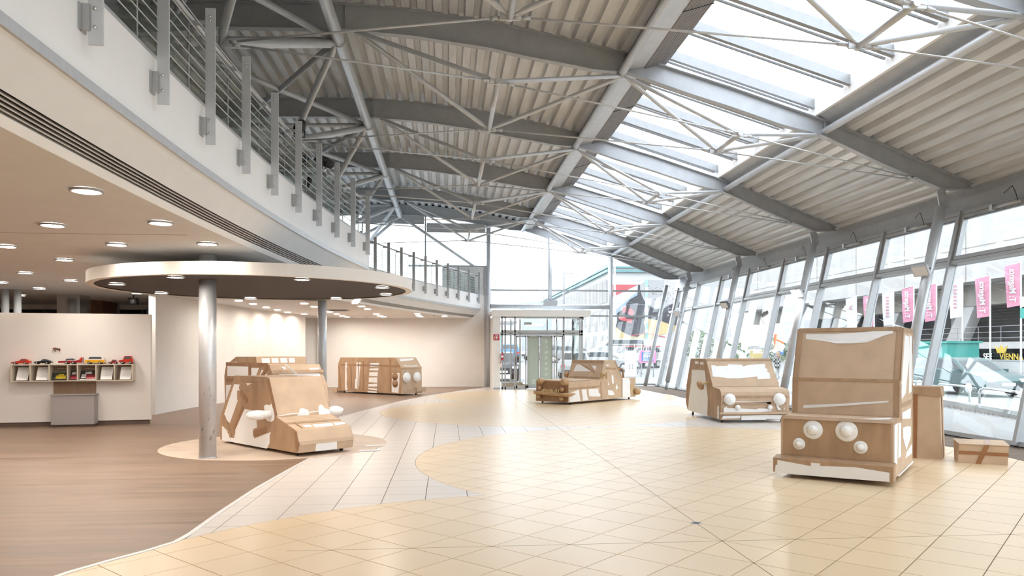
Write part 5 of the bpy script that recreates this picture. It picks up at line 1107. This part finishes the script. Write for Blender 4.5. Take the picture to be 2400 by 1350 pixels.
# ------------------------------------------------ street cars
mat('tyre', (.02, .02, .02), .8, var=.1); mat('car_glass', (.03, .036, .04), .2, var=.2, spec=.25); mat('rim', (.5, .5, .5), .3, .7); mat('car_trim', (.04, .04, .042), .5); mat('tail_red', (.5, .03, .03), .3); mat('lamp_clear', (.8, .8, .8), .2); mat('plate', (.8, .8, .78), .4)
PAINT = {}
def paint(nm, c):
    if nm not in PAINT: mat('paint_' + nm, c, .38, coat=.15, var=.01, spec=.3); PAINT[nm] = 1
    return 'paint_' + nm
SHAPES = {
 'hatch': (4.1, 1.75, [(0, .35), (.0, .62), (.04, .78), (.26, .92), (.98, .98), (1, .7), (1, .35)], [(.22, .9), (.38, 1.38), (.5, 1.45), (.82, 1.42), (.97, .96)]),
 'estate': (4.6, 1.8, [(0, .33), (.0, .6), (.05, .76), (.27, .92), (.97, 1.0), (1, .8), (1, .35)], [(.24, .9), (.40, 1.36), (.5, 1.44), (.88, 1.42), (.97, 1.0)]),
 'suv': (4.5, 1.85, [(0, .4), (.0, .75), (.04, .95), (.25, 1.05), (.98, 1.12), (1, .8), (1, .4)], [(.21, 1.03), (.35, 1.56), (.45, 1.64), (.88, 1.62), (.97, 1.1)]),
 'van': (5.0, 1.95, [(0, .38), (.0, .8), (.05, 1.05), (.16, 1.2), (1, 1.2), (1, .38)], [(.13, 1.18), (.24, 1.75), (.34, 1.95), (.98, 1.95), (1, 1.2)]),
}
def parked(name, lab, shape, col, x, y, rz, stripe=None):
    """nose points to local -x"""
    L, W, body, cab = SHAPES[shape]
    r = tag(empty(name, (x, y, gnd(y)), rz), lab, 'car', 'parked and passing cars'); pm = paint(*col)
    def loft(pr, w0, w1, nm, m, par):
        n = len(pr); zs = [p[1] for p in pr]; z0, z1 = min(zs), max(zs)
        wz = lambda z: (w0 + (w1 - w0) * (z - z0) / (z1 - z0)) / 2
        v = [((t - .5) * L, -wz(z), z) for t, z in pr] + [((t - .5) * L, wz(z), z) for t, z in pr]
        return MB().add(v, [tuple(range(n)), tuple(range(2 * n - 1, n - 1, -1))] + [(i, n + i, n + (i + 1) % n, (i + 1) % n) for i in range(n)]).build(nm, m, par)
    loft(body, W, W * .97, 'body', pm, r); loft(cab, W * .93, W * .72, 'cabin', pm, r)
    c0, c1 = cab[0][1], max(z for t, z in cab); cx = sum(t for t, z in cab) / len(cab); cz = (c0 + c1) / 2 + .02
    win = [(cx + (t - cx) * .82, cz + (z - cz) * .68) for t, z in cab]
    hw = lambda z: (W * .93 + (W * .72 - W * .93) * (z - c0) / (c1 - c0)) / 2
    for sg in (-1, 1):
        n = len(win); v = [((t - .5) * L, sg * (hw(z) - .01), z) for t, z in win] + [((t - .5) * L, sg * (hw(z) + .008), z) for t, z in win]
        MB().add(v, [tuple(range(n)), tuple(range(2 * n - 1, n - 1, -1))] + [(i, n + i, n + (i + 1) % n, (i + 1) % n) for i in range(n)]).build('side_window', 'car_glass', r)
    def screen(a, b, nm):
        (ta, za), (tb, zb) = a, b; f = lambda k: (ta + (tb - ta) * k, za + (zb - za) * k); p, q = f(.14), f(.9)
        off = -.012 if nm == 'windscreen' else .012
        P = [((p[0] - .5) * L + off, -hw(p[1]) + .1, p[1]), ((p[0] - .5) * L + off, hw(p[1]) - .1, p[1]), ((q[0] - .5) * L + off, hw(q[1]) - .08, q[1]), ((q[0] - .5) * L + off, -hw(q[1]) + .08, q[1])]
        MB().prism(P, (-off * 2, 0, 0)).build(nm, 'car_glass', r)
    screen(cab[0], cab[1], 'windscreen'); screen(cab[-1], cab[-2], 'rear_window')
    zb = body[0][1]; rw = .31 if shape != 'van' else .34
    for t in (.18, .80):
        for sg in (-1, 1):
            c = ((t - .5) * L, sg * (W / 2 - .09), rw)
            o = MB().lathe([(0, -.1), (rw * .9, -.1), (rw, -.06), (rw, .08), (rw * .85, .1), (0, .1)], c, (0, 1, 0), 18).build('wheel', 'tyre', r)
            MB().lathe([(rw * .62, .101), (rw * .5, .108), (0, .112)], c, (0, sg, 0), 14).build('rim', 'rim', o)
    hh = body[1][1]
    for sg in (-1, 1):
        MB().obox((-L / 2 + .03, sg * W * .36, hh + .03), (1, 0, 0), (0, 1, 0), UP, .05, .16, .06).build('headlamp', 'lamp_clear', r)
        MB().obox((L / 2 - .03, sg * W * .40, body[-2][1] - .0), (1, 0, 0), (0, 1, 0), UP, .045, .11, .08).build('tail_lamp', 'tail_red', r)
        MB().obox((((cab[0][0] + .05) - .5) * L, sg * (W / 2 + .06), cab[0][1] + .05), (1, 0, 0), (0, 1, 0), UP, .05, .09, .06).build('door_mirror', pm, r)
    MB().obox((-L / 2 - .005, 0, zb + .12), (1, 0, 0), (0, 1, 0), UP, .02, W * .42, .07).build('front_grille', 'car_trim', r)
    MB().obox((L / 2 + .005, 0, zb + .08), (1, 0, 0), (0, 1, 0), UP, .02, W * .45, .07).build('rear_bumper', 'car_trim', r)
    MB().obox((L / 2 + .012, 0, body[-2][1] - .06), (1, 0, 0), (0, 1, 0), UP, .012, .26, .055).build('number_plate', 'plate', r)
    MB().obox((-L / 2 - .02, 0, zb + .15), (1, 0, 0), (0, 1, 0), UP, .012, .26, .055).build('number_plate', 'plate', r)
    if stripe: MB().obox((.1 * L, 0, c1 - .02), (1, 0, 0), (0, 1, 0), UP, L * .3, W * .372, .03).build('roof_stripe', stripe, r)
    return r
W_ = ('white', (.30, .30, .30)); H = math.pi / 2
parked('parked_car', 'dark parked car facing the entrance, cut off by the white pier', 'suv', ('ink', (.03, .035, .045)), 3.05, 42.6, H)
parked('parked_car', 'blue parked car seen from behind through the left door pane', 'hatch', ('blue', (.05, .15, .30)), 5.3, 63, -H - .05)
parked('parked_car', 'white parked car nose seen between door panes', 'hatch', W_, 8.7, 67, .75)
parked('parked_car', 'silver parked hatchback with red tail lamp behind the doors', 'estate', ('silver', (.19, .195, .20)), 10.4, 60.5, 2.6)
parked('parked_car', 'white car with grey bumper close behind the entrance doors', 'suv', W_, 7.85, 45.5, -H - .12)
parked('parked_car', 'white saloon seen side on above the cardboard car with tube bumper', 'hatch', W_, 10.9, 51, math.pi - .1)
parked('parked_van', 'white van with grey side window behind the parked saloon', 'van', W_, 15.3, 65, .0)
parked('parked_car', 'pale car with pink roof stripe beside the white fence', 'suv', ('pearl', (.26, .26, .255)), 14.2, 54.5, .5, 'tail_red')
parked('passing_car', 'dark teal car passing on the street beyond the kerb', 'estate', ('teal', (.035, .075, .075)), 20.2, 27.3, H)
# ------------------------------------------------ building with mural
mat('render_white', (.47, .47, .47), .8, var=.03); mat('teal_edge', (.12, .24, .25), .5, var=.05); mat('fin_grey', (.24, .24, .255), .6); mat('pane_teal', (.25, .42, .42), .2, var=.3, scale=.6)
mat('mural_red', (.42, .085, .095), .7, var=.05); mat('mural_dark', (.05, .048, .056), .7, var=.15, scale=.4); mat('mural_yellow', (.42, .325, .17), .7, var=.06); mat('mural_blue', (.27, .33, .39), .7, var=.05); mat('mural_grey', (.33, .325, .33), .7)
bd = tag(empty('mural_building', (16.67, 75, .6)), 'white office building with teal roof edge and a large colourful mural', 'building')
MB().box(0, 13, 0, 105, 0, 10.2).build('walls', 'render_white', bd)
MB().box(-.35, 13.3, -.35, 105, 9.0, 9.25).build('roof_edge', 'teal_edge', bd); MB().box(-.25, 13.3, -.25, 105, 9.45, 9.6).build('roof_edge', 'teal_edge', bd)
for z0, z1 in ((.6, 2.4), (3.3, 5.2), (6.1, 8.2)):
    MB().box(-.06, .0, .8, 100, z0, z1).build('window_band', 'fin_grey', bd)
    mb = MB()
    for k in range(120): mb.box(-.22, -.06, 1 + k * .8, 1.3 + k * .8, z0 - .15, z1 + .15)
    o = mb.build('facade_fins', 'render_white', bd); o['kind'] = 'stuff'
def mp(px, py): return ((px - 1428) / 1730 * 76.4 * .993, 1.5 - .6 + (822 - py) / 1730 * 76.2)
def mural(pts, m, d=.05, nm='mural_shape'):
    MB().prism([(*(lambda q: (q[0], -d, q[1]))(mp(1420 + x / 4.5, 600 + y / 4.5)),) for x, y in pts], (0, d - .001, 0)).build(nm, m, bd)
mural([(45, 300), (345, 300), (45, 445)], 'mural_red', .03)
mural([(60, 610), (300, 400), (345, 375), (350, 440), (230, 520), (100, 640)], 'mural_blue', .03)
mural([(345, 300), (365, 300), (368, 360), (390, 430), (425, 500), (520, 555), (610, 555), (720, 500), (830, 480), (900, 640), (800, 740), (690, 720), (580, 680), (440, 650), (405, 690), (425, 800), (340, 852), (250, 835), (170, 795), (105, 745), (120, 690), (120, 600), (215, 545), (220, 500), (260, 455), (340, 410)], 'mural_dark', .05)
mural([(368, 300), (368, 355), (390, 425), (425, 495), (520, 548), (610, 548), (720, 495), (790, 400), (800, 300), (700, 250), (450, 250)], 'mural_grey', .06)
for k in range(60):
    x, y = random.uniform(390, 760), random.uniform(310, 480); mural([(x, y), (x + 6, y), (x + 6, y + 6), (x, y + 6)], 'mural_dark', .075, 'mural_dot')
mural([(60, 690), (110, 750), (170, 800), (250, 848), (340, 855), (430, 800), (408, 700), (432, 660), (580, 680), (690, 720), (800, 740), (720, 800), (600, 830), (500, 870), (420, 905), (330, 925), (160, 920), (60, 800)], 'mural_yellow', .06)
for q in ([(125, 640), (210, 630), (215, 690), (150, 675)], [(175, 545), (222, 530), (212, 590), (180, 600)], [(245, 565), (262, 545), (300, 590), (290, 640), (230, 600)], [(215, 660), (290, 668), (265, 712), (220, 690)], [(270, 835), (440, 812), (640, 850), (640, 858), (440, 820), (270, 842)]): mural(q, 'mural_red', .075)
mural([(75, 905), (245, 903), (245, 917), (75, 918)], 'mural_yellow', .07)
for k in range(6): mural([(420, 252 + k * 112), (452, 252 + k * 112), (452, 320 + k * 112), (420, 320 + k * 112)], 'pane_teal', .1, 'stair_window'); mural([(417, 322 + k * 112), (455, 322 + k * 112), (455, 362 + k * 112), (417, 362 + k * 112)], 'render_white', .1, 'stair_panel')
# low white sheds, dark sign tower and poles behind the entrance
o = tag(empty('sign_tower', (9.5, 78, .65)), 'pale grey sign tower behind the door panes', 'tower'); mat('tower_grey', (.33, .37, .40), .6, var=.06)
MB().box(-1.6, 1.6, 0, 1, 0, 6).build('shaft', 'tower_grey', o)
for k in range(4): MB().box(-1.2, .4 + .3 * (k % 2), -.04, 0, 2.5 + k * .9, 2.8 + k * .9).build('sign_line', 'plate', o)
MB().box(-1.9, -1.6, -.05, 1, 0, 6).build('edge', 'render_white', o)
o = tag(empty('white_shed', (2.5, 92, .7)), 'low white building far behind the left door panes', 'building')
MB().box(-12, 6, 0, 8, 0, 4.2).build('walls', 'render_white', o); MB().box(-12.2, 6.2, -.2, 8, 4.2, 4.5).build('roof_edge', 'fin_grey', o)
for k in range(6): MB().box(-10 + k * 2.6, -8.6 + k * 2.6, -.03, 0, 1.3, 2.9).build('window', 'pane_teal', o)
for x, y, h, lab in ((5.9, 70.5, 8.6, 'tall grey tram wire mast left of the post beside the mural'), (4.5, 90, 8.0, 'thin grey mast behind the entrance, farther left'), (16.2, 70.5, 9.5, 'slim white mast in front of the mural')):
    o = tag(empty('mast', (x if x != 5.9 else 11.2, y, gnd(y))), lab, 'mast')
    MB().lathe([(.14, 0), (.12, h * .6), (.09, h), (0, h)], n=10).build('shaft', 'fin_grey' if 'grey' in lab else 'render_white', o); MB().lathe([(.2, 0), (.2, .1), (.14, .15)], n=10).build('base', 'fin_grey', o)
    if 'grey' in lab: MB().box(-.05, .9, -.04, .04, h - .3, h - .22).build('arm', 'fin_grey', o)
o = tag(empty('overhead_wires', (0, 70, 0)), 'thin tram wires sagging across the sky beside the mural building', 'wires')
for z0, z1, y in ((8.2, 4.5, 0), (7.4, 9.4, -2), (6.6, 6.0, 1)): MB().tube([(11.2, y, z0), (18, y, (z0 + z1) / 2 - .3), (28, y - 3, z1)], .012, 5).build('wire', 'fin_grey', o)
# fence, poster boards and hedge
fe = tag(empty('site_fence', (10.8, 48.6, -.1)), 'white mobile mesh fence outside the far glass wall', 'fence'); mat('fence_white', (.48, .48, .48), .5)
for k in range(4): MB().tube([(k * 2.2, 0, 0), (k * 2.2, 0, 2.05)], .03, 8).build('fence_post', 'fence_white', fe)
for z in (.15, 1.0, 2.03): MB().tube([(0, 0, z), (6.6, 0, z)], .022, 6).build('fence_rail', 'fence_white', fe)
for a, b in ((1.0, 1.5), (1.7, 1.9), (2.4, 1.9), (2.5, 2.7)): MB().tube([(a, -.05, 2.0), (b, -.05, .0)], .022, 6).build('fence_brace', 'fence_white', fe)
mb = MB()
for k in range(44): mb.tube([(k * .15, 0, .15), (k * .15, 0, 2.03)], .004, 4)
o = mb.build('mesh_wire', 'fence_white', fe); o['kind'] = 'stuff'
mat('pink', (.50, .17, .31), .5, var=.02); mat('sign_blue', (.05, .13, .30), .45)
o = tag(empty('parking_sign', (12.75, 46.2, -.2)), 'pink board with blue P+R parking sign by the fence', 'sign')
MB().box(-.55, .55, 0, .05, .92, 1.72).build('board', 'pink', o); MB().box(-.38, .38, -.012, 0, 1.02, 1.62).build('blue_panel', 'sign_blue', o)
letters('lettering', 'P+R', .34, 'plate', basis((0, -.02, 1.33), (1, 0, 0), (0, 0, 1)), o, bold=True)
for z in (1.54, 1.10): MB().box(-.28, .28, -.02, -.012, z - .015, z + .015).build('caption_bar', 'plate', o)
for x in (-.4, .4): MB().tube([(x, .08, 0), (x, .08, 1.6)], .025, 6).build('leg', 'fin_grey', o)
o = tag(empty('white_banner', (11.85, 47.0, -.2)), 'tall white notice banner beside the pink parking sign', 'banner'); MB().box(-.38, .38, 0, .03, .05, 1.7).build('cloth', 'plate', o)
for a in (-.12, .08):
    for z in (.5, .62, .74): MB().box(a, a + .1, -.006, 0, z, z + .07).build('print', 'fin_grey', o)
for x in (-.36, .36): MB().tube([(x, .04, 0), (x, .04, 1.75)], .02, 6).build('banner_pole', 'fin_grey', o)
mat('leaf', (.10, .15, .06), .8, var=.4, scale=3); random.seed(11)
def bush(x, y, w, h, lab):
    o = tag(empty('bush', (x, y, gnd(y))), lab, 'bush'); mb = MB()
    for k in range(700):
        a, t, rr = random.uniform(0, 6.28), random.uniform(0, 1), random.uniform(.6, 1); c = Vector((math.cos(a) * w * rr * math.sin(.5 + t * 2.4), math.sin(a) * w * .7 * rr * math.sin(.5 + t * 2.4), .1 + t * h))
        d = Vector((random.uniform(-1, 1), random.uniform(-1, 1), random.uniform(-1, 1))).normalized(); e = d.orthogonal().normalized(); s = w * .085
        mb.add([c - d * s, c + e * s * .5, c + d * s, c - e * s * .5], [(0, 1, 2, 3)])
    q = mb.build('foliage', 'leaf', o); q['kind'] = 'stuff'
    for k in range(3): MB().tube([(0, 0, 0), (random.uniform(-.3, .3) * w, random.uniform(-.3, .3) * w, h * .7)], [.05, .02], 6).build('stem', 'twig', o)
bush(24.6, 62, 1.6, 1.7, 'dark green bush left of the yellow bin outside'); bush(28.4, 61.5, 1.4, 2.0, 'green bush right of the yellow bin outside'); bush(23.0, 66, 1.6, 2.6, 'small green tree crown above the cardboard car by the window')
mat('bin_yellow', (.40, .31, .11), .5); o = tag(empty('yellow_bin', (24.3, 56, gnd(56))), 'pale yellow bin standing outside between the bushes', 'bin')
MB().box(-.5, .5, -.4, .4, .1, 1.15).build('tub', 'bin_yellow', o); MB().box(-.53, .53, -.43, .43, 1.15, 1.25).build('lid', 'bin_yellow', o)
for x in (-.35, .35): MB().lathe([(0, -.04), (.1, -.04), (.1, .04), (0, .04)], (x, .35, .1), (1, 0, 0), 10).build('wheel', 'tyre', o)
mat('orange', (.50, .14, .035), .5); o = tag(empty('orange_sign', (20.9, 45, -.2)), 'orange roadworks sign above the head of the passer-by', 'sign')
MB().box(-.33, .33, 0, .04, 1.75, 2.75).build('board', 'orange', o); MB().box(-.3, .3, -.02, .02, 1.45, 1.72).build('blue_board', 'sign_blue', o); MB().tube([(0, .06, 0), (0, .06, 2.8)], .03, 6).build('pole', 'fin_grey', o)
for k in range(3): MB().box(-.2, .2 - .1 * (k % 2), -.012, 0, 2.0 + k * .2, 2.08 + k * .2).build('print', 'mural_yellow', o)
# ------------------------------------------------ passer-by
def skin_mesh(verts, edges, radii, sub=2):
    me = bpy.data.meshes.new('figure'); me.from_pydata(verts, edges, []); ob = bpy.data.objects.new('figure', me); COL.objects.link(ob)
    sk = ob.modifiers.new('skin', 'SKIN'); sk.use_smooth_shade = True
    for i, r in enumerate(radii): me.skin_vertices[0].data[i].radius = (r, r) if not isinstance(r, tuple) else r
    me.skin_vertices[0].data[0].use_root = True
    ob.modifiers.new('sub', 'SUBSURF').levels = sub
    m2 = bpy.data.meshes.new_from_object(ob.evaluated_get(bpy.context.evaluated_depsgraph_get())); bpy.data.objects.remove(ob); return m2
mat('skin', (.55, .36, .27), .6); mat('hair_blond', (.21, .13, .075), .6, var=.25, scale=14, stretch=(4, 4, .6)); mat('trousers', (.30, .295, .29), .8, var=.04); mat('shoe', (.05, .05, .05), .6)
pm = mat('plaid', (.75, .74, .72), .9); nt = pm.node_tree; tc = nt.nodes.new('ShaderNodeTexCoord'); ck = nt.nodes.new('ShaderNodeTexChecker'); ck.inputs['Scale'].default_value = 9; ck.inputs['Color1'].default_value = (.012, .012, .012, 1); ck.inputs['Color2'].default_value = (.36, .355, .35, 1)
nt.links.new(tc.outputs['Object'], ck.inputs[0]); nt.links.new(ck.outputs[0], nt.nodes['Principled BSDF'].inputs['Base Color'])
pr = tag(empty('person', (19.56, 42.35, -.2), .3), 'passer-by in black and white checked coat seen from behind outside the glass', 'person')
V = [(0, 0, .92), (0, 0, 1.08), (0, 0, 1.26), (0, .0, 1.38), (0, .01, 1.46), (0, .02, 1.55), (.09, 0, .86), (.10, .02, .48), (.09, -.03, .08), (.10, .10, .03), (-.09, 0, .86), (-.08, .05, .48), (-.09, .02, .08), (-.10, .15, .03), (.17, 0, 1.34), (.24, .02, 1.10), (.15, .17, 1.02), (-.17, 0, 1.34), (-.24, .02, 1.10), (-.13, .18, 1.06), (.10, .24, 1.04), (-.08, .25, 1.08)]
E_ = [(0, 1), (1, 2), (2, 3), (3, 4), (4, 5), (0, 6), (6, 7), (7, 8), (8, 9), (0, 10), (10, 11), (11, 12), (12, 13), (3, 14), (14, 15), (15, 16), (3, 17), (17, 18), (18, 19), (16, 20), (19, 21)]
RD = [.13, .115, .14, .08, .05, .095, .085, .06, .04, .035, .085, .06, .04, .035, .06, .045, .032, .06, .045, .032, .03, .03]
me = skin_mesh(V, E_, RD); me.materials.clear(); me.materials.append(MATS['trousers']); link('body', me, pr)
hd = MB().ball((0, .025, 1.555), .1, 16, 0, (.82, .95, 1.18)); hd.ball((0, .125, 1.55), .018, 8); hd.build('head', 'skin', pr)
MB().ball((0, -.0, 1.60), .112, 16, .04, (.95, 1.0, 1.0)).tube([(0, -.04, 1.6), (0, -.09, 1.48), (0, -.12, 1.34), (.01, -.12, 1.22)], [.10, .115, .10, .05], 12).build('hair', 'hair_blond', pr)
cv = [(0, 0, .62), (0, 0, .85), (0, 0, 1.08), (0, 0, 1.28), (0, 0, 1.37), (.18, 0, 1.33), (.25, .02, 1.09), (.16, .17, 1.02), (-.18, 0, 1.33), (-.25, .02, 1.09), (-.14, .18, 1.05)]
me = skin_mesh(cv, [(0, 1), (1, 2), (2, 3), (3, 4), (3, 5), (5, 6), (6, 7), (3, 8), (8, 9), (9, 10)], [.21, .19, .165, .17, .10, .085, .07, .055, .085, .07, .055]); me.materials.clear(); me.materials.append(MATS['plaid']); link('coat', me, pr)
for x, y in ((.10, .06), (-.10, .11)): MB().ball((x, y, .04), .05, 10, 0, (.9, 2.0, .7)).build('shoe', 'shoe', pr)
# ------------------------------------------------ arena across the street
ar = tag(empty('concrete_arena', (52, 40, 0)), 'large pale concrete arena with overhanging upper storey across the street', 'building')
MB().box(0, 14, -40, 90, 8.4, 26).build('upper_storey', 'concrete', ar)
for y in range(-40, 91, 10): MB().box(-.03, 0, y - .04, y + .04, 8.4, 26).build('panel_joint', 'concrete_warm', ar)
for z in (11.8, 15.4): MB().box(-.03, 0, -40, 90, z - .04, z + .04).build('panel_joint', 'concrete_warm', ar)
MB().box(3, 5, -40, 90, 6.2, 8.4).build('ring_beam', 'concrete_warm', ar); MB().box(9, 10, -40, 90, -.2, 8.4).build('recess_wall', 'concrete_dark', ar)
MB().box(.5, 9, -40, 90, 1.7, 2.35).build('gallery_slab', 'concrete', ar)
for k in range(9):
    y = -32 + k * 13; MB().prism([(3.2, y, 6.2), (3.2, y + 2.2, 6.2), (3.2, y + 6.2, -.2), (3.2, y + 3.8, -.2)], (1.2, 0, 0)).build('slanted_pillar', 'concrete', ar)
    MB().box(6.5, 7.3, y + 7, y + 8.2, 2.35, 6.3).build('pillar', 'concrete', ar)
for z in (2.75, 3.3, 3.85): MB().tube([(.6, -40, z), (.6, 90, z)], .03, 5).build('gallery_rail', 'fin_grey', ar)
for k in range(44): MB().box(.58, .62, -40 + k * 3, -39.95 + k * 3, 2.35, 3.87).build('rail_post', 'fin_grey', ar)
# low white wall with city letters, teal kiosk
lw = tag(empty('white_street_wall', (40.5, 50, gnd(50))), 'long low white wall across the street carrying yellow letters', 'wall')
MB().box(0, .4, -25, 16, -.3, .78).build('wall_block', 'render_white', lw); MB().box(-.05, .45, -25, 16, .78, .82).build('coping', 'render_white', lw)
mat('city_yellow', (.55, .38, .05), .5)
ci = tag(empty('city_letters', (40.75, 50, .725)), 'white and yellow standing letters reading SEE VIENNA with a crown', 'letters')
bx = lambda y: basis((-.05, y, .32), (0, -1, 0), (0, 0, 1))
letters('lettering_white', 'SEE', .62, 'plate', bx(2.45), ci, bold=True); letters('lettering_yellow', 'VIENNA', .62, 'city_yellow', bx(.1), ci, bold=True)
MB().prism([(-.06, 1.45, .6), (-.06, .7, .6), (-.06, .45, 1.15), (-.06, .85, .85), (-.06, 1.0, 1.2), (-.06, 1.08, .85), (-.06, 1.15, 1.2), (-.06, 1.3, .85), (-.06, 1.7, 1.15)], (.05, 0, 0)).build('crown', 'city_yellow', ci)
mat('teal_bright', (.04, .25, .215), .5, var=.04); ki = tag(empty('teal_kiosk', (36.5, 51.0, gnd(51))), 'bright teal kiosk beyond the passing car', 'kiosk')
MB().box(-1.2, 1.2, -1.6, 1.6, 0, 2.0).build('cabin', 'teal_bright', ki); MB().box(-1.35, 1.35, -1.75, 1.75, 2.0, 2.15).build('roof', 'teal_bright', ki); MB().box(-1.22, -1.2, -1.1, .4, .9, 1.7).build('hatch', 'pane_teal', ki)
# flags
mat('flag_pink', (.46, .19, .265), .7, var=.03); mat('flag_white', (.50, .495, .495), .7); mat('pole_white', (.5, .5, .495), .4); mat('flag_print', (.40, .19, .23), .7)
fr_ = Vector((.75, -.66, 0)).normalized()
FL = [(48.33, 7.77, 'pink'), (51.27, 7.15, 'pink'), (54.21, 7.25, 'white'), (57.28, 7.1, 'pink'), (60.23, 7.15, 'pink'), (63.12, 7.0, 'white'), (66.15, 6.9, 'pink'), (69.2, 6.9, 'white')]
for k, (y, zt_, c) in enumerate(FL):
    z0 = gnd(y); o = tag(empty('banner_flag', (40, y, z0)), '%s banner flag on a white pole across the street, %s from the right' % (c, ORD[k]), 'flag', 'banner flags'); h = zt_ - z0
    MB().lathe([(.07, 0), (.05, h), (0, h + .05)], n=10).build('flagpole', 'pole_white', o); MB().tube([(0, 0, h - .08), -fr_ * .98 + UP * (h - .3)], .02, 6).build('crossbar', 'pole_white', o)
    n = 8; fl = 3.0; pa = []; pb = []
    wv = lambda t: fr_.cross(UP) * (.10 * math.sin(t * 5 + k))
    for i in range(n + 1):
        t = i / n; pa.append(-fr_ * .05 + UP * (h - .1 - fl * t) + wv(t) * .2); pb.append(-fr_ * (.96 - .14 * t) + UP * (h - .32 - fl * t * .97) + wv(t))
    ribbon(MB(), pa, pb, fr_.cross(UP) * .01).build('cloth', 'flag_' + c, o)
    if c == 'pink':
        M = basis(-fr_ * .50 + UP * (h - 1.68) - fr_.cross(UP) * -.0 + Vector((-.10, -.11, 0)), (0, 0, 1), fr_)
        letters('lettering', 'T: Magenta', .52, 'flag_white', M, o, bold=True)
    else:
        for i in range(7): MB().obox(-fr_ * .5 + UP * (h - .7 - i * .28) + Vector((-.09, -.10, 0)), fr_, (0, 0, 1), fr_.cross(UP), .12, .07, .006).build('print', 'flag_print', o)
o = tag(empty('direction_signs', (38, 44.8, -.2)), 'stacked white and green arrow signs at the right edge across the street', 'sign')
MB().tube([(0, 0, 0), (0, 0, 5.6)], .05, 8).build('pole', 'fin_grey', o)
for z, m, m2 in ((4.9, 'sign_white', 'sign_blue'), (4.15, 'teal_bright', 'sign_white')):
    b = MB().obox((-.06, -.05, z), fr_, UP, fr_.cross(UP), .75, .33, .02).build('sign_board', m, o)
    MB().obox((-.10, -.10, z), fr_, UP, fr_.cross(UP), .28, .05, .008).build('arrow_shaft', m2, b)
    q = Vector((-.10, -.10, z)); MB().prism([q - fr_ * .5, q - fr_ * .22 + UP * .2, q - fr_ * .22 - UP * .2], fr_.cross(UP) * .01).build('arrow_head', m2, b)
